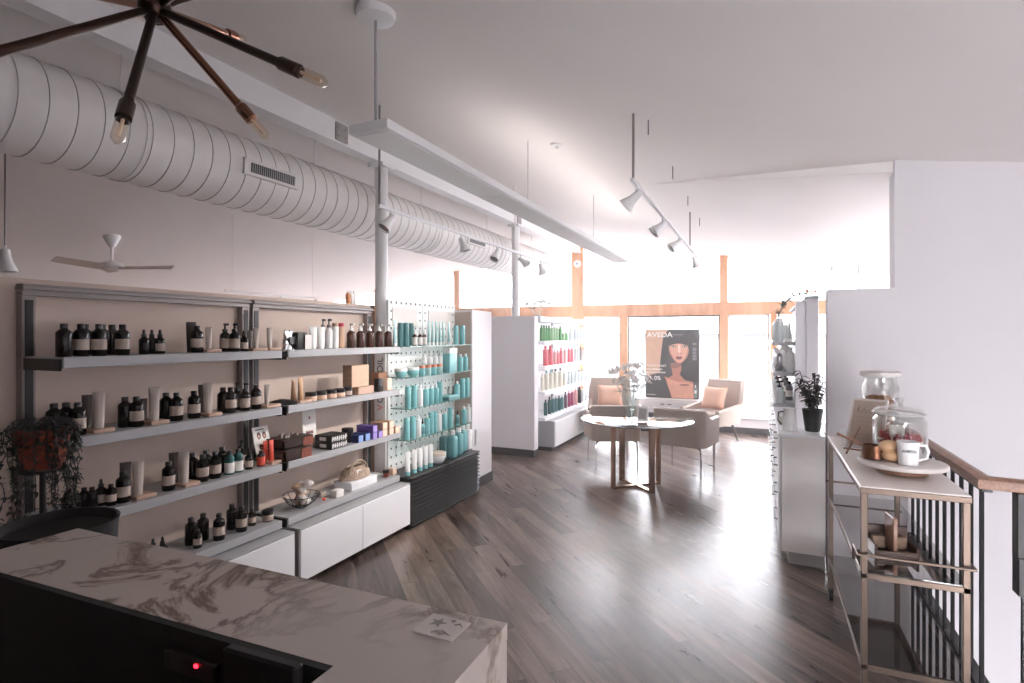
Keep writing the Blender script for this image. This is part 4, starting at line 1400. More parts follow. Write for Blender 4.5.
def armchair(x, y, rz, label, plabel, px):
    t = thing('armchair', label, 'armchair', (x, y, 0), rz)
    s = MB(); ushell(s, .34, .66, .07, .27, lambda q: .50 + .10 * q / .55 if q < .55 else .60 + min(1, (q - .55) / .2) * .32, .14, flare=.12)
    s.obj('shell', M_UPH, t)
    s = MB(); s.box(-.272, .272, -.25, .34, .28, .36, .02, 2); s.obj('seat_base', M_UPH, t)
    s = MB(); s.box(-.265, .265, -.24, .36, .36, .46, .04, 3); s.obj('seat', M_UPH, t)
    for sx in (-1, 1):
        for sy in (-1, 1):
            l = MB(); l.tube([(sx * .21, sy * .22, .28), (sx * .27, sy * .29, 0)], [.02, .011], 9); l.obj('leg', M_DARKW, t)
    p = thing('throw_pillow', plabel, 'pillow', (x, y, 0), rz)
    q = MB(); q.M = Matrix.Translation((px, -.08, .645)) @ Matrix.Rotation(math.radians(20), 4, 'X')
    sgn = lambda v, e: math.copysign(abs(v) ** e, v)

    def f(u, v):
        a, b = (u - .5) * 2, (v - .5) * 2
        th = .075 * ((1 - a ** 4) * (1 - b ** 4)) ** .6
        pin = 1 - .06 * (1 - abs(a)) * abs(b) - .06 * (1 - abs(b)) * abs(a)
        return (a * .20 * (1 - .08 * (1 - b * b) * abs(a)), th, b * .18 * (1 - .08 * (1 - a * a) * abs(b)))
    q.surf(f, 14, 14)
    q.surf(lambda u, v: (f(u, v)[0], -f(u, v)[1], f(u, v)[2]), 14, 14)
    q.obj('cushion', M_PILLOW, p)
    s = MB(); s.M = q.M.copy(); s.tube([(a * .2, 0, b * .18) for a, b in ((-1, -1), (0, -.92), (1, -1), (.92, 0), (1, 1), (0, .92), (-1, 1), (-.92, 0))], .004, 5, True); s.obj('piping', M_PILLOW, p)
    return t


armchair(-.72, 9.12, math.radians(150), 'taupe leather armchair on the right of the poster facing the room', 'peach pillow in the armchair right of the poster', 0.0)
armchair(-2.2, 8.75, math.radians(-165), 'taupe leather armchair on the left behind the flower vase', 'peach pillow in the armchair behind the flower vase', 0.0)

# low white cabinet and poster
t = thing('low_cabinet', 'low white cabinet under the poster between the armchairs', 'cabinet', (-1.45, 9.70, 0))
s = MB(); s.box(-.52, .52, -.2, .2, .05, .53, .004); s.obj('body', M_WHITE, t, False)
s = MB(); s.box(-.53, .53, -.21, .205, .53, .555, .004); s.obj('top', M_WHITE, t, False)
for sx in (-1, 1):
    s = MB(); s.box(sx * .255 - .25, sx * .255 + .25, -.218, -.2, .07, .52, .003); dd = s.obj('door', M_WHITE, t, False)
    s = MB(); s.box(sx * .06 - .03, sx * .06 + .03, -.23, -.218, .47, .482, .002); s.obj('handle', M_BLACK, dd, False)
s = MB(); s.box(-.48, .48, -.16, .18, 0, .05); s.obj('plinth', M_BASEB, t, False)

PW, PH = .88, 1.16
U = PW / 820.0
t = thing('advertising_poster', 'framed poster of a dark-haired woman with fringe standing before the window', 'poster', (-1.385, 9.70, .5555), 0)
t.rotation_euler = (0, 0, 0)


def PP(x, y):        # print coordinates (mm-like units from the top left) to the panel
    return ((x - 505) * U, PH - (y - 95) * (PH / 1062.0))


s = MB(); s.box(-PW / 2, PW / 2, 0, .022, 0, PH, .002); s.obj('panel', M_BLACK, t, False)
pr = MB()
pr.M = Matrix.Rotation(PI / 2, 4, 'X')
SKIN, SKIN2, SKIN3, HAIR, TAN, GREYB, LIP, EYEW, CLOTH = range(9)


def poly(pts, mi, layer):
    q = [PP(*p) for p in pts]
    pr.m(mi).add([(x, y, .0008 + layer * .0006) for x, y in q], [tuple(range(len(q)))])


def ell(cx, cy, rx, ry, mi, layer, n=18):
    poly([(cx + rx * math.cos(2 * PI * i / n), cy + ry * math.sin(2 * PI * i / n)) for i in range(n)], mi, layer)


poly([(103, 103), (470, 103), (470, 1150), (103, 1150)], TAN, 0)
poly([(470, 103), (908, 103), (908, 1150), (470, 1150)], GREYB, 0)
# hair behind, clothing, neck and chest
poly([(455, 103), (700, 103), (830, 130), (880, 250), (905, 500), (908, 900), (700, 940), (330, 900), (318, 700), (330, 560), (350, 380), (372, 220), (410, 150)], HAIR, 1)
poly([(103, 830), (330, 760), (400, 830), (500, 1150), (103, 1150)], CLOTH, 2)
poly([(490, 620), (640, 600), (650, 700), (625, 790), (700, 870), (830, 900), (838, 1150), (498, 1150), (450, 960), (385, 815), (450, 845), (520, 800), (505, 720)], SKIN2, 3)
poly([(400, 830), (520, 880), (620, 905), (700, 900), (820, 930), (830, 1150), (510, 1150), (455, 970)], SKIN, 4)
ell(700, 945, 75, 14, SKIN3, 5)
poly([(480, 620), (640, 600), (640, 660), (560, 700), (490, 690)], SKIN3, 4)
# face
poly([(452, 372), (470, 330), (600, 300), (730, 320), (762, 370), (758, 450), (735, 520), (690, 580), (640, 613), (600, 612), (555, 590), (510, 530), (472, 460)], SKIN, 6)
poly([(452, 372), (470, 360), (490, 450), (530, 530), (580, 600), (555, 590), (510, 530), (472, 460)], SKIN2, 7)
poly([(762, 370), (745, 370), (735, 460), (700, 540), (650, 608), (690, 580), (735, 520), (758, 450)], SKIN2, 7)
poly([(585, 330), (640, 330), (650, 430), (660, 462), (615, 478), (570, 462), (590, 420)], mat and SKIN, 8)
poly([(603, 335), (628, 335), (640, 430), (630, 452), (600, 450)], 9, 9)
ell(592, 466, 12, 6, SKIN3, 9); ell(640, 466, 12, 6, SKIN3, 9)
for ex in (525, 698):
    ell(ex, 360, 42, 18, HAIR, 9); ell(ex, 364, 31, 10, EYEW, 10); ell(ex + 3, 362, 12, 11, HAIR, 11)
poly([(556, 528), (590, 508), (612, 514), (635, 506), (672, 526), (645, 552), (612, 560), (580, 552)], LIP, 9)
poly([(560, 528), (612, 526), (668, 527), (612, 535)], HAIR, 10)
# fringe over the brow
poly([(395, 250), (480, 150), (620, 120), (760, 160), (820, 300), (810, 470), (770, 520), (760, 400), (745, 345), (660, 318), (590, 312), (520, 326), (465, 352), (446, 430), (470, 560), (420, 600), (380, 420)], HAIR, 12)
# small bottle at the lower right
poly([(838, 980), (880, 980), (880, 1135), (838, 1135)], 10, 7); poly([(850, 940), (868, 940), (868, 980), (850, 980)], EYEW, 7); poly([(842, 1020), (876, 1020), (876, 1070), (842, 1070)], EYEW, 8)
# short printed marks: small-type lines and the upright column of type
for (x0, x1, y) in ((118, 300, 712), (235, 365, 712), (118, 300, 760), (300, 415, 760), (118, 262, 1108), (500, 690, 178)):
    k = int((x1 - x0) / 16)
    for i in range(k):
        xa = x0 + i * 16
        hh = 14 if y not in (1108, 178) else 6
        poly([(xa, y + hh), (xa + 3, y - hh * (.6 + .4 * (i % 3 == 0))), (xa + 12, y - hh * .5), (xa + 11, y + hh)], EYEW if y != 178 else 11, 13)
for y0, y1 in ((302, 345), (372, 465), (485, 558)):
    yy = y0
    while yy < y1:
        poly([(815, yy), (878, yy + 3), (872, yy + 12), (818, yy + 11)], 11, 13); yy += 22
pm = [mat('print skin', (216, 160, 136), .45), mat('print skin shade', (186, 124, 104), .45), mat('print skin deep', (140, 86, 76), .45), mat('print black hair', (44, 42, 42), .4), mat('print tan', (206, 166, 136), .45),
      mat('print charcoal', (72, 72, 72), .45), mat('print lip', (124, 52, 54), .4), mat('print white', (236, 232, 228), .45), mat('print black cloth', (36, 34, 35), .45), mat('print skin light', (238, 206, 190), .4),
      mat('print teal', (110, 140, 136), .4), mat('print grey', (160, 158, 158), .45)]
pr.obj('portrait_print', pm, t, False)
for txt, x, y, sz, dx in (('AVEDA', 122, 214, .118, .0), ('PROOF THAT', 118, 676, .053, 0), ('0%', 232, 880, .095, 0)):
    a, b = PP(x, y)
    o = lettering(txt, sz, pm[7], t, (a, -.0008 - 14 * .0006, b), (PI / 2, 0, 0), bold=sz * .02)
    if txt == 'AVEDA':
        o.scale = (1.12, 1, 1)

# vase with lilies, framed card, candy
vx, vy = -1.28, 6.0
t = thing('glass_vase', 'tall clear glass vase of white lilies on the round table', 'vase', (vx, vy, .7222))
v = MB(); v.lathe([(.045, 0), (.052, .004), (.048, .12), (.058, .26), (.0565, .26), (.0465, .12), (.048, .012), (0, .012)], 24); v.obj('vase', M_GLASS, t)
v = MB(); v.lathe([(.046, .0125), (.0462, .10), (0, .10)], 20); v.obj('water', glass_mat('vase water', (250, 251, 251), .6), t)
f = thing('lily_bouquet', 'white lily bouquet with grey green leaves standing in the glass vase', 'flowers', (vx, vy, .7222 + .013))
lily_bunch(f, 28, .235, .58, .17, M_LILY, 4, M_LEAFG, 0.0)
t = thing('table_frame', 'small white framed card standing on the round table by vase', 'picture frame', (-1.135, 5.86, .7222), math.radians(-14))
s = MB(); s.M = Matrix.Rotation(math.radians(-9), 4, 'X'); s.box(-.062, .062, -.006, .006, 0.0, .155, .003); s.obj('frame', M_WHITE, t, False)
s = MB(); s.M = Matrix.Rotation(math.radians(-9), 4, 'X'); s.box(-.044, .044, -.0075, -.006, .022, .135); s.m(1)
s.tube([(-.02, -.009, .10), (.0, -.009, .085), (.018, -.009, .095), (.0, -.009, .06), (.02, -.009, .05)], .0025, 5); s.obj('picture', [mat('grey card', (176, 166, 162), .5), M_INKG], t, False)
s = MB(); s.tube([(0, .006, .10), (0, .06, 0.003)], .004, 6); s.obj('strut', M_WHITE, t)

# ================================================================== RIGHT SIDE: DRAWERS, GONDOLA
t = thing('drawer_run', 'long pale grey drawer cabinet with black pulls beside the white wall', 'cabinet', (0, 0, 0))
s = MB(); s.box(.125, .402, 4.40, 8.6, .09, .90, .003); s.obj('body', mat('pale taupe laminate', (230, 223, 219), .45, var=.02), t, False)
s = MB(); s.box(.17, .40, 4.43, 8.55, 0, .09); s.obj('plinth', mat('plinth grey', (150, 144, 140), .5), t, False)
s = MB(); s.box(.10, .404, 4.395, 8.62, .90, .922, .003); s.obj('worktop', M_WHITE, t, False)
for i in range(6):
    y0 = 4.42 + i * .695
    for j in range(4):
        z0 = .10 + j * .2
        s = MB(); s.box(.107, .125, y0, y0 + .688, z0, z0 + .195, .002); d = s.obj('drawer', M_WHITE, t, False)
        s = MB(); s.tube([(.107, y0 + .2, z0 + .15), (.083, y0 + .2, z0 + .15), (.083, y0 + .49, z0 + .15), (.107, y0 + .49, z0 + .15)], .005, 6); s.obj('handle', M_BLACK, d)
t = thing('white_gondola', 'tall white shelf stand on the drawer cabinet with silver bottles', 'shelf unit', (0, 0, 0))
s = MB(); s.box(.315, .40, 4.92, 4.97, .9222, 1.90, .003); s.box(.24, .315, 4.925, 4.97, .9222, 1.885, .003); s.obj('end_panel', M_WHITE, t, False)
s = MB(); s.box(.34, .40, 4.97, 7.6, .9222, 1.90, .003); s.obj('back_panel', M_WHITE, t, False)
s = MB(); s.box(.305, .403, 4.91, 7.6, 1.90, 1.925, .003); s.obj('top', M_GREYSH, t, False)
RZ = (1.565, 1.32, 1.07)
for zz in RZ:
    s = MB(); s.box(.08, .34, 4.98, 7.55, zz - .028, zz, .003); s.obj('shelf', M_GREYSH, t, False)
RP = ['upper shelf of white stand', 'middle shelf of white stand', 'lower shelf of white stand']
k = random.Random(14)
for i in range(9):
    for lv in range(3):
        yy = 5.04 + i * .23
        xx = .13 + .08 * ((i + lv) % 2)
        if lv == 0:
            put(tube(.19, .05, M_FROST, M_PLW) if i % 2 else bottle(.19, .028, M_FROST, 'flat', M_PLW), xx, yy, RZ[0], 'bottle', 'frosted white %s' % ('tube' if i % 2 else 'bottle'), RP[0], 'bottle', -i)
        elif lv == 1:
            put(bottle(.17, .03, M_SILVER, 'screw', M_PLW) if i % 2 else bottle(.2, .03, M_PLW, 'screw', M_PLW), xx, yy, RZ[1], 'bottle', '%s bottle' % ('silver' if i % 2 else 'tall white'), RP[1], 'bottle', -i)
        else:
            put(bottle(.16, .028, M_GREY, 'screw', M_BLACK, M_LABELW) if i % 2 else bottle(.18, .03, M_FROST, 'pump', M_BLACK), xx, yy, RZ[2], 'bottle', '%s' % ('grey bottle with white label' if i % 2 else 'pale pump bottle with black head'), RP[2], 'bottle', -i)
# shopping tags hanging off the shelf fronts
for i, (zz, yy) in enumerate(((1.60, 5.9), (1.40, 5.7), (1.28, 6.2), (1.10, 5.75))):
    c = MB(); c.M = Matrix.Translation((.078, yy, zz - .02)) @ Matrix.Rotation(.25, 4, 'Y'); c.box(-.001, .001, -.04, .04, -.14, 0, .0004)
    o = c.obj('hanging_card', M_LABELW, None, False); o['category'] = 'card'
    ITEMS.append((o, 'white card hanging from shelf front', 'white stand', -yy, 'white cards on the stand'))
# garland on top
t = thing('dried_garland', 'grey dried garland with orange blossoms on top of white stand', 'garland', (.26, 5.05, 1.918))
k = random.Random(2)
gm = MB()
base = [(.08, -.02, .04), (.03, -.01, .03), (-.03, .05, .02), (-.08, .1, -.03), (-.12, .15, -.09), (-.14, .2, -.14)]
gm.tube(base, .006, 6)
for i in range(60):
    a = k.randrange(len(base) - 1); f = k.random()
    p = Vector(base[a]).lerp(Vector(base[a + 1]), f)
    gm.leaf(p, (k.uniform(-1, 1), k.uniform(-1, 1), k.uniform(-.3, 1)), k.uniform(.03, .055), .022, .3)
gm.obj('foliage', M_LEAFG, t)
for q in ((.07, -.03, .055), (.10, -.02, .05), (.125, -.03, .045)):
    fm = MB()
    for j in range(6):
        fm.leaf(q, (math.cos(j), math.sin(j), .5), .028, .02, .2)
    fm.ball(q, .011, 8, 5)
    fm.obj('blossom', mat('orange blossom', (224, 130, 84), .6), t)
# jug and cups, potted plant on the worktop
t = thing('white_jug', 'white jug with black handle on the drawer cabinet beside plant', 'jug', (.185, 4.56, .9222), 0)
s = MB(); s.lathe([(.05, 0), (.055, .004), (.048, .08), (.04, .15), (.046, .165), (.044, .165), (.038, .15), (.046, .08), (.05, .01), (0, .01)], 20); s.obj('body', M_CERAM, t)
s = MB(); s.tube([(-.04, 0, .14), (-.075, 0, .13), (-.078, 0, .07), (-.05, 0, .04)], .006, 7); s.obj('handle', M_BLACK, t)
s = MB(); s.leaf((.03, 0, .155), (1, 0, .5), .035, .03, .1); s.obj('spout', M_CERAM, t)
x, y = .15, 4.85; put(carton(.07, .08, .07, M_LABELW), x, y, .9222, 'carton', 'small white carton behind the jug', 'drawer cabinet worktop', 'box')
t = thing('potted_plant', 'bushy dark plant in a tall black pot against the white wall', 'plant', (.335, 4.60, .9222))
s = MB(); s.lathe([(.045, 0), (.05, .005), (.068, .15), (.07, .16), (.062, .16), (.06, .14), (0, .14)], 22); s.obj('pot', M_BLACKM, t)
k = random.Random(6)
st, lf = MB(), MB()
for i in range(18):
    a = k.uniform(0, 2 * PI); r = k.uniform(.03, .10)
    tip = Vector((r * math.cos(a) - .02, r * math.sin(a) - .02, k.uniform(.26, .45)))
    mid = tip * .5 + Vector((0, 0, .08))
    st.tube([(0, 0, .13), mid, tip], .003, 5)
    for j in range(11):
        f = .25 + .75 * j / 10
        p = Vector((0, 0, .13)).lerp(mid, min(1, f * 2)) if f < .5 else mid.lerp(tip, f * 2 - 1)
        b = k.uniform(0, 2 * PI)
        lf.leaf(p, (math.cos(b), math.sin(b), k.uniform(-.2, .7)), k.uniform(.045, .07), .026, .5)
st.obj('stem', M_DARKW, t); lf.obj('foliage', mat('dark brown leaf', (58, 52, 50), .5, var=.25), t)

# small acrylic frame standing on the half wall
t = thing('acrylic_sign_holder', 'clear acrylic panel with thin metal posts on the half wall', 'sign holder', (.52, YW + .07, 1.9302))
s = MB(); s.box(-.085, .085, -.003, .003, 0, .16); s.obj('panel', M_GLASS, t, False)
for sx in (-1, 1):
    s = MB(); s.tube([(sx * .085, 0, 0), (sx * .078, 0, .165)], .004, 6); s.obj('post', M_GREYMT, t)

# ================================================================== BAR CART
CX0, CX1, CY0, CY1, CZ = .372, .735, 2.69, 3.93, 1.0
t = thing('bar_cart', 'champagne metal bar cart with glass shelves along the stair railing', 'cart', (0, 0, 0))
for x in (CX0, CX1):
    for y in (CY0, CY1):
        a = 1 if x == CX0 else -1; b = 1 if y == CY0 else -1
        s = MB(); s.box(min(x, x + a * .024), max(x, x + a * .024), min(y, y + b * .024), max(y, y + b * .024), .075, CZ - .03, .002); l = s.obj('leg', M_CARTM, t, False)
        w = MB(); w.M = Matrix.Translation((x + a * .012, y + b * .012, .032)) @ Matrix.Rotation(PI / 2, 4, 'Y'); w.lathe([(.014, -.012), (.032, -.010), (.032, .010), (.014, .012)], 18)
        w.M = Matrix.Identity(4); w.box(x + a * .012 - .014, x + a * .012 + .014, y + b * .012 - .012, y + b * .012 + .012, .05, .078, .002)
        w.obj('caster', M_BLACK, l)
s = MB(); s.box(CX0 - .004, CX1 + .004, CY0 - .004, CY1 + .004, CZ - .03, CZ - .006, .002); s.obj('top_frame', M_CARTM, t, False)
s = MB(); s.box(CX0 - .002, CX1 + .002, CY0 - .002, CY1 + .002, CZ - .006, CZ, .002); s.obj('table_top', mat('pale taupe top', (236, 227, 221), .3, var=.03), t, False)


def cart_level(z, gallery):
    f = MB(); th = .022
    for q in ((CX0, CX1, CY0, CY0 + th), (CX0, CX1, CY1 - th, CY1), (CX0, CX0 + th, CY0, CY1), (CX1 - th, CX1, CY0, CY1)):
        f.box(q[0], q[1], q[2], q[3], z - .026, z - .002, .002)
    f.obj('shelf_frame', M_CARTM, t, False)
    g = MB(); g.box(CX0 + .004, CX1 - .004, CY0 + .004, CY1 - .004, z - .002, z + .004); g.obj('glass_shelf', M_TINTG, t, False)
    if gallery:
        zz = z + .075
        o = .014
        for pts in ([(CX0 - o, CY0 + .1, zz - .06), (CX0 - o, CY0 + .10, zz), (CX0 - o, CY0 - o, zz), (CX1 + o, CY0 - o, zz), (CX1 + o, CY0 + .10, zz), (CX1 + o, CY0 + .1, zz - .06)],
                    [(CX0 - o, CY1 + o, zz), (CX1 + o, CY1 + o, zz)]):
            r = MB(); r.tube(pts, .006, 7); r.obj('gallery_rail', M_CARTM, t)


cart_level(.645, True)
cart_level(.27, False)

# things on the cart top
x0, y0 = .575, 3.02
t = thing('cake_board', 'round white marble serving board on a wooden foot on bar cart', 'serving board', (x0, y0, CZ))
s = MB(); s.lathe([(.09, 0), (.10, .006), (.10, .03), (.08, .034)], 32); s.obj('foot', M_RAILW, t)
s = MB(); s.lathe([(.166, .034), (.171, .038), (.171, .050), (.166, .054)], 48); s.obj('board', M_STONE, t)
BZ = CZ + .0545
t = thing('coffee_mug', 'white coffee mug with small dark lettering on the serving board', 'mug', (.582, 2.935, BZ), math.radians(-5))
s = MB(); s.lathe([(.034, 0), (.037, .003), (.042, .09), (.043, .102), (.040, .102), (.036, .02), (0, .015)], 28); s.obj('body', M_CERAM, t)
s = MB(); s.tube([(.038, .01, .085), (.066, .02, .085), (.075, .02, .06), (.068, .02, .03), (.037, .01, .02)], .006, 8); s.obj('handle', M_CERAM, t)
le = lettering('AVEDA', .017, M_INK, t, (0, -.0425, .058), (PI / 2, 0, 0), align='CENTER', depth=.0008)
t = thing('copper_pot', 'small dark copper pot with long handle on the serving board', 'pot', (.468, 3.02, BZ), math.radians(160))
s = MB(); s.lathe([(.045, 0), (.052, .006), (.046, .05), (.047, .062), (.044, .062), (.043, .05), (.046, .012), (0, .01)], 24); s.obj('body', mat('aged copper', (112, 72, 50), .3, .7, var=.2), t)
s = MB(); s.tube([(.045, 0, .055), (.09, 0, .075), (.15, .0, .095)], [.007, .006, .007], 8); s.obj('handle', M_RAILW, t)


def jar_glass(name, label, x, y, z, r, h, knob):
    t = thing(name, label, 'jar', (x, y, z))
    s = MB(); s.lathe([(r * .92, 0), (r, .008), (r, h * .86), (r * .86, h * .95), (r * .9, h), (r * .87, h), (r * .83, h * .95), (r * .97, h * .86), (r * .97, .014), (0, .012)], 32); s.obj('body', M_JARG, t)
    s = MB(); s.tube([(r * .88 * math.cos(2 * PI * i / 32), r * .88 * math.sin(2 * PI * i / 32), h) for i in range(32)], .004, 6, True); s.obj('rim', mat('glass rim', (206, 210, 210), .1), t)
    return t


jx, jy = .585, 3.12
t = jar_glass('glass_cookie_jar', 'large clear glass jar with knobbed glass lid on serving board', jx, jy, BZ, .108, .20, True)
s = MB(); s.lathe([(.110, .201), (.112, .206), (.088, .226), (.03, .238), (.014, .242), (.012, .25), (.024, .262), (.02, .275), (0, .28)], 32); s.obj('lid', M_JARG, t)
# wrapped sweets inside the jar
k = random.Random(8)
for i in range(10):
    a = 2 * PI * i / 10
    c = MB().at((0, 0, 0), a + .5)
    c.box(-.018, .018, -.012, .012, 0, .05, .006, 2)
    c.m(1).box(-.0185, .0185, -.0125, .0125, .018, .03, .002)
    c.m(0)
    for q in (-.0, .05):
        c.leaf((0, 0, q), (0, .3, 1 if q else -1), .012, .03, .1)
    o = c.obj('wrapped_sweet', [M_REDW, M_LABELW], None)
    o.location = (jx + .068 * math.cos(a), jy + .068 * math.sin(a), BZ + .045 + .006 * (i % 3))
    o['category'] = 'sweet'
    ITEMS.append((o, 'red and white wrapped sweet', 'inside the large glass jar on cart', i, 'red wrapped sweets in the jar'))
c = MB().at((0, 0, 0), .3); c.ball((0, 0, .03), (.045, .04, .03), 14, 8); o = c.obj('biscuit_pack', M_REDW); o.location = (jx, jy, BZ + .014); tag(o, 'crumpled red packet lying in the bottom of large glass jar', 'packet')
c = MB(); c.box(-.03, .03, -.006, .006, 0, .07, .004, 2); o = c.obj('white_packet', M_LABELW); o.location = (jx - .01, jy, BZ + .075); tag(o, 'white paper packet standing upright inside large glass jar', 'packet')
# pastry in front of the jar
t = thing('pastry', 'round golden bun in front of the large glass jar', 'bun', (.535, 2.985, BZ), .3)
s = MB(); s.ball((0, 0, .026), (.05, .042, .026), 20, 10); s.obj('lower_half', M_BREAD, t)
s = MB(); s.ball((-.005, .012, .062), (.048, .042, .030), 20, 10); s.obj('top_half', M_BREAD, t)
# tall jar with cookies behind
qx, qy = .60, 3.68
t = jar_glass('glass_cookie_jar', 'tall clear glass jar of cookies with pale lid behind the sign', qx, qy, CZ, .09, .39, False)
s = MB(); s.lathe([(.094, .391), (.097, .396), (.097, .414), (.09, .418)], 30); s.obj('lid', mat('pale wood lid', (206, 200, 196), .4), t)
k = random.Random(12)
n = 0
for lay in range(11):
    for i in range(3):
        a = 2 * PI * i / 3 + lay * .7
        c = MB().at((0, 0, 0), k.uniform(0, 3), k.uniform(-.25, .25), k.uniform(-.25, .25)); c.lathe([(.022, 0), (.032, .005), (.031, .014), (.018, .02), (0, .021)], 14)
        o = c.obj('cookie', M_COOKIE, None); o.location = (qx + .037 * math.cos(a), qy + .037 * math.sin(a), CZ + .022 + lay * .024)
        o['category'] = 'cookie'
        ITEMS.append((o, 'brown oat cookie', 'inside the tall glass jar behind the menu sign', n, 'cookies in the tall jar')); n += 1
# menu sign on an easel
t = thing('menu_sign', 'pale wooden framed menu leaning back on a small easel on cart', 'sign', (.475, 3.36, CZ), math.radians(-28))
tilt = Matrix.Translation((0, 0, .035)) @ Matrix.Rotation(math.radians(-20), 4, 'X')
s = MB(); s.M = tilt; W2, H2 = .085, .265
for q in ((-W2, -W2 + .012, 0, H2), (W2 - .012, W2, 0, H2), (-W2, W2, 0, .012), (-W2, W2, H2 - .012, H2)):
    s.box(q[0], q[1], -.008, .008, q[2], q[3], .002)
s.obj('frame', M_STONE, t, False)
s = MB(); s.M = tilt; s.box(-W2 + .01, W2 - .01, -.004, .004, .01, H2 - .01); s.obj('menu_card', M_PAPER, t, False)
s = MB(); s.M = tilt
s.tube([(-.05, -.005, .20), (-.042, -.005, .222), (-.048, -.005, .192), (-.03, -.005, .19), (-.02, -.005, .215), (-.012, -.005, .188), (.0, -.005, .205), (.012, -.005, .19), (.03, -.005, .198), (.045, -.005, .19)], .0016, 5)
for i, (a, b) in enumerate(((-.05, .02), (-.05, .035), (-.04, .03), (-.05, .0), (-.045, .03), (-.05, .02))):
    zz = .165 - i * .023
    pts = [(a + (b - a) * j / 14, -.005, zz + (.0022 if j % 2 else -.0022)) for j in range(15)]
    s.tube(pts, .0009, 4)
s.obj('writing', M_INKG, t)
s = MB(); s.tube([(-.07, -.03, .002), (-.06, -.018, .033), (-.01, .07, .20)], .005, 6); s.tube([(.07, -.03, .002), (.06, -.018, .033), (.01, .07, .20)], .005, 6); s.tube([(-.085, -.022, .03), (.085, -.022, .03)], .005, 6); s.tube([(0, .07, .20), (0, .14, .002)], .005, 6); s.obj('easel', M_RAILW, t)
t = thing('drinking_glass', 'small clear tumbler at the left rear edge of cart top', 'glass', (.43, 3.55, CZ))
s = MB(); s.lathe([(.028, 0), (.03, .003), (.035, .10), (.0335, .10), (.029, .012), (0, .01)], 22); s.obj('body', M_GLASS, t)
# wooden napkin tray on the middle glass shelf
t = thing('wooden_tray', 'dark wooden tray with upright slab on the middle cart shelf', 'tray', (.525, 2.97, .6492), math.radians(8))
s = MB(); s.box(-.085, .085, -.07, .07, 0, .012, .003)
s.box(-.085, .085, .058, .07, .011, .105, .004); s.box(-.085, -.073, -.07, .07, .011, .05, .003); s.box(.073, .085, -.07, .07, .011, .05, .003); s.box(-.085, .085, -.07, -.06, .011, .03, .003)
s.obj('body', wood_mat('walnut tray', (54, 34, 26), (94, 62, 46), .35), t, False)
s = MB(); s.box(-.009, .009, -.055, .05, .012, .17, .004); s.obj('divider', M_RAILW, t, False)
for i, px in enumerate((-.042, .042)):
    s = MB(); s.box(-.026, .026, -.02, .02, 0, .055, .006, 2); o = s.obj('tea_bag', mat('kraft tea packet', (150, 124, 104), .7, var=.25, scale=50), None)
    ca, sa = math.cos(math.radians(8)), math.sin(math.radians(8))
    o.location = (.525 + px * ca - .03 * sa, 2.97 + px * sa + .03 * ca, .6615); o.rotation_euler = (0, 0, math.radians(8))
    o['category'] = 'packet'
    ITEMS.append((o, 'small brown packet beside upright slab', 'wooden cart tray', i, 'packets in the tray'))

# ================================================================== STAIR RAILING
RX = .875
t = thing('stair_railing', 'black baluster railing with brown wooden handrail around the stair opening', 'railing', (0, 0, 0))
hp = [(-.032, -.02), (.032, -.02), (.036, 0), (.03, .02), (.012, .03), (-.012, .03), (-.03, .02), (-.036, 0)]


def sweep(path):
    mb = MB()
    vs, fs = [], []
    k = len(hp)
    P = [Vector(p) for p in path]
    for i, p in enumerate(P):
        a = (P[i] - P[i - 1]).normalized() if i > 0 else None
        b = (P[i + 1] - P[i]).normalized() if i < len(P) - 1 else None
        tg = ((a or b) + (b or a)).normalized()
        ref = a or b
        side = ref.cross(Vector((0, 0, 1)))
        if side.length < .2:
            side = Vector((0, -1, 0)) if abs(ref.z) > .9 else side
        side.normalize()
        up = side.cross(ref).normalized()
        for x, y in hp:
            q = p + side * x + up * y
            q = q - ref * ((q - p).dot(tg) / max(.3, ref.dot(tg)))
            vs.append(q)
    for i in range(len(P) - 1):
        for j in range(k):
            fs.append((i * k + j, i * k + (j + 1) % k, (i + 1) * k + (j + 1) % k, (i + 1) * k + j))
    fs.append(tuple(range(k))); fs.append(tuple((len(P) - 1) * k + j for j in reversed(range(k))))
    mb.add(vs, fs)
    return mb


HZ = .985
h = sweep([(RX, YW - .03, HZ), (RX, 3.02, HZ), (RX + .16, 3.0, HZ)]); h.obj('handrail', M_RAILW, t)
h = MB(); h.box(RX + .115, RX + .195, 2.955, 3.03, .70, HZ - .022, .012, 2); h.obj('handrail_drop', M_RAILW, t)
h = MB(); h.box(RX + .09, RX + .205, 2.96, 3.025, .54, .70, .004); h.box(RX + .088, RX + .115, 2.965, 3.02, .69, HZ - .02, .004); h.obj('bracket', M_BLACK, t, False)
h = MB(); h.box(RX - .02, RX + .02, 3.0, YW - .03, HZ - .035, HZ - .02, .002); h.obj('top_bar', M_BLACK, t, False)
h = MB(); h.box(RX - .015, RX + .015, 3.0, YW - .03, .06, .085, .002); h.obj('bottom_bar', M_BLACK, t, False)
yy = YW - .09
while yy > 3.0:
    h = MB(); h.box(RX - .0075, RX + .0075, yy - .0075, yy + .0075, .0, HZ - .02, .001); h.obj('baluster', M_BLACKM, t, False)
    yy -= .136
h = MB(); h.box(RX + .112, RX + .13, 2.985, 3.005, -.9, .60, .001); h.obj('baluster', M_BLACK, t, False)
s = MB(); s.box(.90, .965, -3.0, YW, -.25, .012, .004); struct('trim_%d' % n, s, M_BASEB); n += 1

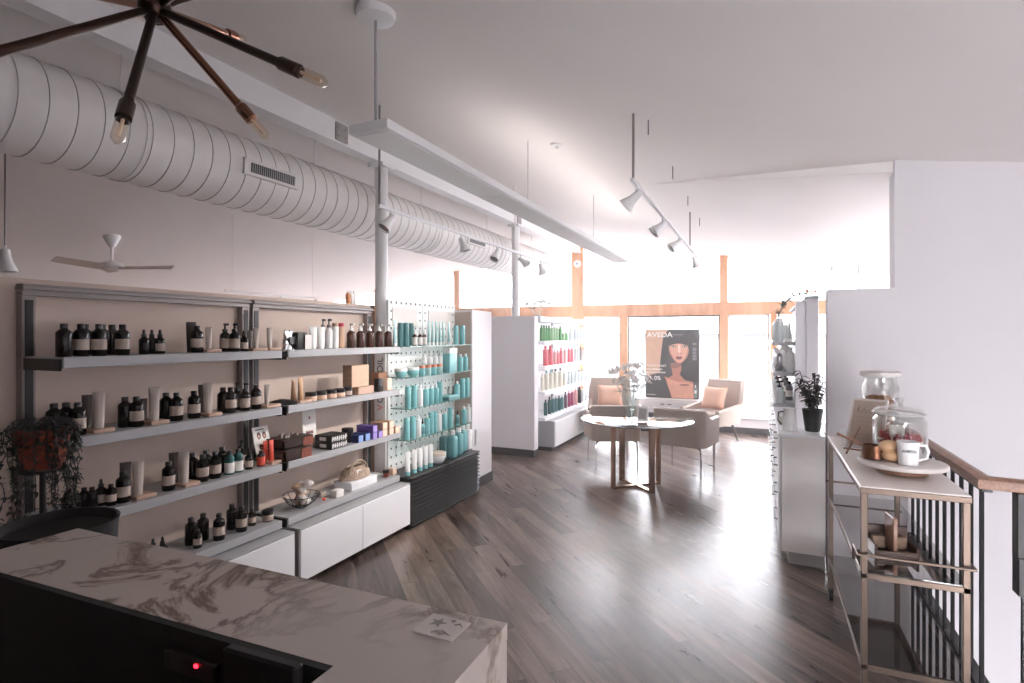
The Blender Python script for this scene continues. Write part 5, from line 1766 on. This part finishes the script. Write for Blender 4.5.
# ================================================================== RECEPTION COUNTER
t = thing('reception_counter', 'marble reception counter with black desk behind in the foreground', 'counter', (0, 0, 0))
LZ = 1.10
s = MB(); s.prism([(-1.68, .90), (-.42, .92), (-.42, -1.2), (-.615, -1.2), (-.615, .69), (-1.69, .66)], LZ - .03, LZ); s.obj('ledge', M_MARBLE, t, False)
s = MB(); s.box(-.45, -.42, -1.2, .918, 0, LZ - .03); s.box(-1.66, -.45, .872, .898, 0, LZ - .03); s.obj('cladding', M_MARBLE, t, False)
s = MB(); s.box(-.60, -.45, -1.2, .872, 0, LZ - .031); s.box(-1.66, -.60, .70, .872, 0, LZ - .031); s.obj('carcass', M_BLACKM, t, False)
s = MB(); s.box(-1.66, -.60, -.1, .70, .74, .77, .003); s.obj('desk_top', M_TILE, t, False)
s = MB(); s.prism([(-1.685, .646), (-.617, .676), (-.617, .692), (-1.685, .662)], .771, LZ - .0008); s.obj('inner_panel', M_TILE, t, False)
s = MB(); s.box(-1.66, -1.60, -.1, .70, 0, .74); s.obj('side_panel', M_BLACKM, t, False)
t = thing('power_strip', 'black power strip with a small red light under the marble ledge', 'power strip', (-.90, .653, 1.03))
s = MB(); s.box(-.07, .06, .001, .018, 0, .034, .003); s.obj('body', M_BLACK, t)
s = MB(); s.box(.014, .021, -.0015, .002, .022, .027); s.obj('status_light', M_LED, t, False)
s = MB(); s.box(-.05, -.012, -.001, .002, .008, .026, .0005); s.obj('socket', mat('dark grey plastic', (52, 48, 48), .4), t, False)
t = thing('desk_screen', 'black flat desk screen standing just behind the marble ledge', 'screen', (-.712, .60, .7702), math.radians(2))
s = MB(); s.box(-.075, .075, .03, .05, .06, .35, .004); s.obj('panel', M_BLACK, t, False)
s = MB(); s.box(-.06, .06, -.05, .06, 0, .008, .002); s.box(-.015, .015, .018, .032, .007, .2, .002); s.obj('stand', M_BLACK, t, False)
# star card lying on the ledge
t = thing('star_card', 'white card printed with a grey star lying on the marble ledge', 'card', (-.52, .857, LZ), math.radians(-2))
s = MB(); s.box(-.04, .042, -.034, .034, 0, .003, .001); s.obj('card', mat('warm white card', (198, 190, 184), .5), t, False)
s = MB()
P = []
for i in range(10):
    r = .017 if i % 2 == 0 else .0072
    P.append((-.012 + r * math.cos(PI / 2 + PI * i / 5 - .1), .008 + r * math.sin(PI / 2 + PI * i / 5 - .1)))
s.prism(P, .003, .0036)
s.tube([(-.005, -.026, .0036), (.005, -.018, .0036), (.012, -.027, .0036), (.022, -.018, .0036), (.03, -.022, .0036), (.012, -.013, .0036), (-.002, -.02, .0036)], .0012, 5)
s.tube([(.006, .022, .0036), (.014, .026, .0036), (.012, .018, .0036)], .0014, 5); s.tube([(.02, .012, .0036), (.028, .02, .0036), (.034, .013, .0036)], .0014, 5)
s.obj('print', M_INKG, t, False)

# tall black tub and plant stand at the left end of the shelving
t = thing('black_tub', 'tall black tapered tub between the counter and the shelves', 'tub', (-2.16, 1.10, 0))
s = MB(); s.lathe([(.10, 0), (.11, .01), (.165, .97), (.17, .99), (.158, .99), (.152, .96), (.0, .94)], 36); s.obj('body', M_BLACKM, t)
t = thing('plant_stand', 'thin black metal plant stand at the near end of shelving', 'plant stand', (-2.575, 1.255, 0))
s = MB(); s.lathe([(.14, 0), (.14, .012), (.012, .02), (.011, 1.08), (.08, 1.09), (.08, 1.10)], 20); s.obj('stand', M_BLACK, t)
t = thing('trailing_plant', 'trailing plant in terracotta pot at the near end of shelving', 'plant', (-2.575, 1.255, 1.1005))
s = MB(); s.lathe([(.06, 0), (.065, .004), (.088, .13), (.092, .132), (.094, .155), (.086, .155), (.082, .135), (0, .13)], 24); s.obj('pot', M_TERRA, t)
k = random.Random(31)
st, lf = MB(), MB()
for i in range(52):
    a = k.uniform(0, 2 * PI)
    rr = .094 + k.uniform(.006, .03)
    ln = k.uniform(.08, .40) if i % 3 else k.uniform(.02, .1)
    pts = [(.04 * math.cos(a), .04 * math.sin(a), .14), (.08 * math.cos(a), .08 * math.sin(a), .19), (rr * math.cos(a), rr * math.sin(a), .15)]
    m = max(2, int(ln / .04))
    for j in range(1, m + 1):
        pts.append(((rr + .012 * math.sin(j * 1.7 + i)) * math.cos(a), (rr + .012 * math.sin(j * 1.7 + i)) * math.sin(a), .15 - ln * j / m))
    st.tube(pts, .0016, 4)
    for q in range(len(pts) - 1):
        for w in range(3):
            p = Vector(pts[q]).lerp(Vector(pts[q + 1]), k.random())
            b = k.uniform(0, 2 * PI)
            lf.leaf(p, (math.cos(b), math.sin(b), k.uniform(-.6, .4)), k.uniform(.016, .028), .014, .4, nu=3)
st.obj('stem', M_LEAFD, t); lf.obj('foliage', M_LEAFD, t)

# ================================================================== OVERHEAD
DX, DZ, DR = -3.42, 2.775, .25
t = thing('air_duct', 'large round white spiral duct running along the ridge beam', 'duct', (0, 0, 0))
s = MB(); s.M = Matrix.Translation((DX, -3.0, DZ)) @ Matrix.Rotation(-PI / 2, 4, 'X'); s.lathe([(DR, 0), (DR, 12.2), (DR * .9, 12.24), (0, 12.24)], 48)
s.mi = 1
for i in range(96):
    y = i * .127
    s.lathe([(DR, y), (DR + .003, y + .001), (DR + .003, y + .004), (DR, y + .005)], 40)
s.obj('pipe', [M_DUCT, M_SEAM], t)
for y in (2.93, 6.05):
    a = math.radians(-18)
    g = MB(); g.M = Matrix.Translation((DX, y, DZ)) @ Matrix.Rotation(a * 0 + math.radians(4), 4, 'Y') @ Matrix.Translation((DR - .012, 0, 0)); g.box(-.01, .026, -.24, .24, -.055, .055, .003); gr = g.obj('register', M_DUCT, t, False)
    g2 = MB(); g2.M = g.M.copy(); g2.box(.0262, .0275, -.19, .20, -.032, .032)
    g2.mi = 1
    for i in range(22):
        yy = -.18 + i * .0175
        g2.box(.0275, .031, yy, yy + .006, -.03, .03)
    g2.obj('louver', [M_BLACK, M_GREYSH], gr, False)
for y in (1.0, 2.05, 3.6, 5.2, 6.8, 8.4):
    s = MB(); s.tube([(DX, y, DZ + DR - .002), (DX + .02, y, roof_z(DX + .02) - .001)], .004, 5)
    s.tube([(DX + (DR + .003) * math.cos(q), y, DZ + (DR + .003) * math.sin(q)) for q in [2 * PI * i / 36 for i in range(36)]], .003, 5, True)
    s.obj('hanger', M_DUCT, t)

# long suspended linear light
t = thing('linear_pendant', 'long flat white suspended ceiling panel light', 'light', (0, 0, 0))
s = MB(); s.box(-1.715, -1.50, 2.02, 7.05, 2.53, 2.575, .004); s.obj('housing', M_WHITEM, t, False)
s = MB()
for i in range(4):
    a = 2.05 + i * 1.245
    s.box(-1.70, -1.515, a, a + 1.225, 2.526, 2.531)
s.obj('diffuser', mat('white diffuser', (232, 230, 228), .5, var=.01), t, False)
for y in (2.08, 3.9, 5.7):
    z1 = roof_z(-1.61)
    s = MB(); s.tube([(-1.61, y, 2.574), (-1.61, y, z1 - .02)], .007 if y < 3 else .003, 8); r = s.obj('rod', M_GREYSH, t)
    if y < 3:
        s = MB().at((-1.61, y, z1 - .05)); s.lathe([(.02, 0), (.085, .008), (.09, .03), (.09, .06)], 24); s.obj('canopy', M_WHITEM, r)


def spot(t, p, d, s=1.0):
    a = MB(); a.tube([p, (p[0], p[1], p[2] - .05 * s)], .009, 8)
    q = Vector(p) - Vector((0, 0, .06 * s))
    a.aim(q - Vector(d).normalized() * .035 * s, d); a.lathe([(0, 0), (.028 * s, .002), (.03 * s, .05 * s), (.036 * s, .08 * s), (.058 * s, .135 * s), (.06 * s, .15 * s), (.054 * s, .15 * s), (.05 * s, .135 * s), (0, .13 * s)], 20)
    h = a.obj('lamp_head', M_WHITEM, t)
    b = MB(); b.aim(q - Vector(d).normalized() * .035 * s, d); b.lathe([(.05 * s, .138 * s), (.04 * s, .143 * s), (0, .146 * s)], 18); b.obj('lens', mat('grey lamp lens', (150, 142, 138), .25, .5), h)


TLX, TLZ = -2.43, 2.505
t = thing('track_light', 'white track light with five spots hanging near the round duct', 'track light', (0, 0, 0))
s = MB(); s.box(TLX - .015, TLX + .015, along(378, TLX), along(549, TLX), TLZ, TLZ + .022, .002); s.obj('track', M_WHITEM, t, False)
for y in (along(379.5, TLX), along(515, TLX)):
    s = MB(); s.tube([(TLX, y, TLZ + .02), (TLX, y, roof_z(TLX) - .001)], .008, 8); s.obj('rod', M_GREYMT if y < 4 else M_WHITEM, t)
for u, d in ((391, (-.25, -.55, -.75)), (462, (.3, .1, -.9)), (497, (-.1, -.55, -.85)), (521, (.7, .1, -.6)), (541, (.1, .4, -.8))):
    spot(t, (TLX, along(u, TLX), TLZ), d, .85)
TRX = -.72
t = thing('track_light', 'white track light with four spots hanging over the open floor', 'track light', (0, 0, 0))
s = MB(); s.box(TRX - .015, TRX + .015, along(632.5, TRX), along(705, TRX), 2.555, 2.577, .002); s.obj('track', M_WHITEM, t, False)
for y in (along(633.2, TRX), along(690, TRX)):
    s = MB(); s.tube([(TRX, y, 2.575), (TRX, y, (roof_z if y < YW else far)(TRX) - .001)], .008, 8); s.obj('rod', M_GREYMT, t)
for u, d in ((637, (-.6, -.05, -.55)), (663, (-.6, -.3, -.6)), (679, (-.6, -.3, -.5)), (694, (.25, .3, -.85))):
    spot(t, (TRX, along(u, TRX), 2.555), d, .88)
# far track on the other side of the partition
t = thing('track_light', 'small white track light with two spots beyond the partition', 'track light', (0, 0, 0))
FTX = -5.4
ya, yb = along(225, FTX), along(318, FTX)
s = MB(); s.box(FTX - .012, FTX + .012, ya, yb, 2.10, 2.12, .002); s.obj('track', M_WHITEM, t, False)
for y in (ya + .1, yb - .1):
    s = MB(); s.tube([(FTX, y, 2.12), (FTX, y, roof_z(FTX) - .001)], .0025, 6); s.obj('rod', M_WHITEM, t)
for u in (281, 315):
    spot(t, (FTX, along(u, FTX), 2.10), (.2, -.3, -.9), 1.0)
# one hanging spot further left and a small sensor on the ridge post
t = thing('hanging_spot', 'white bell spot on a thin rod at the far left beyond the partition', 'spot light', (0, 0, 0))
q = (-4.31, 1.90, 2.18)
s = MB(); s.tube([q, (q[0], q[1], roof_z(q[0]) - .001)], .005, 6); s.obj('rod', M_GREYMT, t)
spot(t, q, (.05, .05, -1), .95)
s = MB(); s.M = Matrix.Translation((-3.1, YB - .05, 2.93)) @ Matrix.Rotation(PI / 2, 4, 'X'); s.lathe([(.07, 0), (.07, .02), (.055, .035), (0, .04)], 22); s.m(1).lathe([(.02, .036), (.018, .044), (0, .046)], 12)
o = s.obj('motion_sensor', [M_WHITEM, M_GREY]); tag(o, 'small round white sensor high on the orange ridge post', 'sensor')
# ceiling fan beyond the partition
fx, fy = -6.75, 3.96
zc = roof_z(fx)
t = thing('ceiling_fan', 'white three-blade ceiling fan beyond the partition', 'fan', (fx, fy, zc), math.radians(20))
s = MB(); s.at((0, 0, 0), 0, 0, .0); s.lathe([(.02, -.13), (.035, -.12), (.085, -.02), (.085, .03)], 20); s.obj('canopy', M_WHITEM, t)
s = MB(); s.tube([(0, 0, -.3), (0, 0, -.1)], .014, 8); s.obj('rod', M_WHITEM, t)
s = MB(); s.lathe([(0, -.39), (.08, -.385), (.125, -.35), (.11, -.31), (.03, -.28), (.02, -.27)], 24); s.obj('motor', M_WHITEM, t)
for i in range(3):
    s = MB(); s.M = Matrix.Rotation(2 * PI * i / 3 + .25, 4, 'Z')
    s.surf(lambda u, v: (.09 + .53 * u, (v - .5) * (.15 - .06 * u) + .03 * u * u, -.355 + .045 * (v - .5) + .02 * u), 8, 3)
    s.surf(lambda u, v: (.09 + .53 * u, (v - .5) * (.15 - .06 * u) + .03 * u * u, -.363 + .045 * (v - .5) + .02 * u), 8, 3)
    s.obj('blade', wood_mat('pale fan blade', (178, 160, 148), (206, 190, 180), .4), t)
# sputnik chandelier
hc = Vector((-1.287, .849, 2.379))
t = thing('sputnik_chandelier', 'bronze sputnik chandelier with bare tubular bulbs over the counter', 'chandelier', tuple(hc))
s = MB(); s.ball((0, 0, 0), (.036, .036, .032), 18, 10); s.lathe([(.02, -.03), (.024, .06), (.012, .08)], 14); s.obj('hub', M_BRONZE, t)
s = MB(); s.tube([(0, 0, .05), (0, 0, roof_z(hc.x) - hc.z - .02)], .009, 8); s.lathe([(.06, roof_z(hc.x) - hc.z - .03), (.065, roof_z(hc.x) - hc.z)], 20); s.obj('stem', M_BRONZE, t)
rods = [((.203, -.205, -.404), M_BRONZE), ((.223, .122, -.295), M_COPPER), ((.494, .023, -.257), M_BRONZE), ((-.03, -.40, -.322), M_BRONZE), ((-.163, .387, .147), M_COPPER),
        ((-.47, .045, .19), M_COPPER), ((.38, -.06, .02), M_BRONZE), ((.14, -.42, .10), M_BRONZE), ((-.28, -.2, .30), M_COPPER), ((.2, .33, .28), M_BRONZE)]
for d, m in rods:
    d = Vector(d) * .855
    dn = d.normalized()
    s = MB(); s.tube([dn * .03, d * .86], .0095, 10); r = s.obj('rod', m, t)
    s = MB(); s.tube([d * .88, d * .89, d, d * 1.005], [.0125, .0145, .0145, .011], 12); s.obj('socket', m, r)
    s = MB(); s.tube([d * 1.0, d * 1.02, d * 1.14, d * 1.17], [.009, .0125, .0125, .005], 12); s.obj('bulb', M_BULB, r)
    s = MB(); s.tube([d * 1.01, d * 1.13], .0035, 6); s.obj('filament', M_FROSTB, r)
# small ceiling fittings
for i, (px, py, lb) in enumerate(((-1.43, 4.05, 'round white sprinkler plate on the ceiling nearer the chandelier'), (-1.35, 6.2, 'round white sprinkler plate on the ceiling nearer the windows'))):
    zz = (roof_z if py < YW else far)(px)
    s = MB().at((px, py, zz)); s.lathe([(.012, -.035), (.014, -.02), (.05, -.012), (.052, .004)], 20); o = s.obj('sprinkler', M_WHITEM); tag(o, lb, 'sprinkler')
for i, (px, py) in enumerate(((-.70, 3.55), (-.70, 4.6), (-.70, 5.6), (-.70, 6.7))):
    zz = (roof_z if py < YW else far)(px)
    s = MB(); s.tube([(px + .05, py, zz + .002), (px + .05, py, zz - .10)], .0045, 6); o = s.obj('ceiling_hook', M_GREYMT); o['category'] = 'hook'
    ITEMS.append((o, 'thin metal ceiling hook', 'ceiling above right track light', i, 'ceiling hooks'))
# bottles on the top of the partition
for i, (u, m, ds) in enumerate(((348, mat('orange bottle', (222, 146, 96), .4), 'small orange bottle'), (351.5, M_PLW, 'small white bottle'), (354, M_PLW, 'small white bottle'))):
    x = -3.16
    put(bottle(.11, .02, m, 'screw', M_PLW), x, along(u, x), 1.88, 'bottle', ds, 'top of beige partition', 'bottle', u)

finish_labels()
for _o in SC.objects:
    if _o.parent is None and 'label' in _o and not 4 <= len(_o['label'].split()) <= 16:
        print('LABEL', len(_o['label'].split()), _o['label'])

# ================================================================== LIGHT
w = bpy.data.worlds.new('overcast sky')
SC.world = w
w.use_nodes = True
bg = w.node_tree.nodes['Background']
bg.inputs['Color'].default_value = (.97, .965, 1.0, 1)
bg.inputs['Strength'].default_value = 2.6


# upward fill lamp added unseen above the pendant housing to brighten the ceiling
pl_ = bpy.data.lights.new('ceiling_fill_lamp', 'AREA')
pl_.shape = 'RECTANGLE'; pl_.size = .16; pl_.size_y = 3.6; pl_.energy = .95; pl_.color = (1, .9, .84)
po = bpy.data.objects.new('ceiling_fill_lamp', pl_); COL.objects.link(po)
po.location = (-1.6075, 5.2, 2.58); po.rotation_euler = (PI, 0, 0)


# fill spots added at three right track heads to brighten the shelving
for i_, (py_, tgt) in enumerate(((along(663, TRX), (-2.7, 3.1, .4)), (along(637, TRX), (-2.75, 3.4, 1.3)), (along(679, TRX), (-2.9, 4.55, 1.0)))):
    sl = bpy.data.lights.new('shelf_fill_spot', 'SPOT')
    sl.energy = 15; sl.spot_size = math.radians(64); sl.spot_blend = 1.0; sl.shadow_soft_size = .05; sl.color = (1, .95, .91)
    so = bpy.data.objects.new('shelf_fill_spot', sl); COL.objects.link(so)
    p_ = Vector((TRX - .13, py_, 2.36)); so.location = p_
    so.rotation_euler = (Vector(tgt) - p_).to_track_quat('-Z', 'Y').to_euler()


def portal(loc, rot, sx, sy):
    l = bpy.data.lights.new('sky_portal', 'AREA')
    l.shape = 'RECTANGLE'; l.size = sx; l.size_y = sy
    l.cycles.is_portal = True
    o = bpy.data.objects.new('sky_portal', l); COL.objects.link(o)
    o.location = loc; o.rotation_euler = rot


portal((-2.75, YB + .25, 1.8), (-PI / 2, 0, 0), 13.4, 3.1)
portal((2.45, -3.3, 1.3), (PI / 2, 0, 0), 2.75, 1.95)
portal((2.45, -3.3, -1.3), (PI / 2, 0, 0), 2.75, 2.25)
portal((4.3, 7.0, 1.32), (0, PI / 2, 0), 1.7, 3.7)

# ------------------------------------------------------------------ bloom haze volume added to imitate lens bloom, denser towards the windows
hz = MB(); hz.box(-9.6, 4.1, -3.1, YB + .15, -2.7, 3.72)
hm = bpy.data.materials.new('bloom haze'); hm.use_nodes = True
hn = hm.node_tree; hn.nodes.remove(hn.nodes['Principled BSDF'])
vsc = hn.nodes.new('ShaderNodeVolumeScatter'); vsc.inputs['Color'].default_value = (1, .985, .98, 1); vsc.inputs['Density'].default_value = 0.014; vsc.inputs['Anisotropy'].default_value = .5
htc = hn.nodes.new('ShaderNodeTexCoord'); hsp = hn.nodes.new('ShaderNodeSeparateXYZ'); hmr = hn.nodes.new('ShaderNodeMapRange')
hmr.interpolation_type = 'SMOOTHSTEP'
hmr.inputs['From Min'].default_value = 2.5; hmr.inputs['From Max'].default_value = 9.5; hmr.inputs['To Min'].default_value = .004; hmr.inputs['To Max'].default_value = .0165
hn.links.new(htc.outputs['Object'], hsp.inputs[0]); hn.links.new(hsp.outputs['Y'], hmr.inputs['Value']); hn.links.new(hmr.outputs[0], vsc.inputs['Density'])
hn.links.new(vsc.outputs[0], hn.nodes['Material Output'].inputs['Volume'])
o = hz.obj('haze', hm); o['kind'] = 'stuff'; tag(o, 'thin bright haze volume added to imitate lens bloom in the room', 'haze')
SC.cycles.volume_bounces = 1
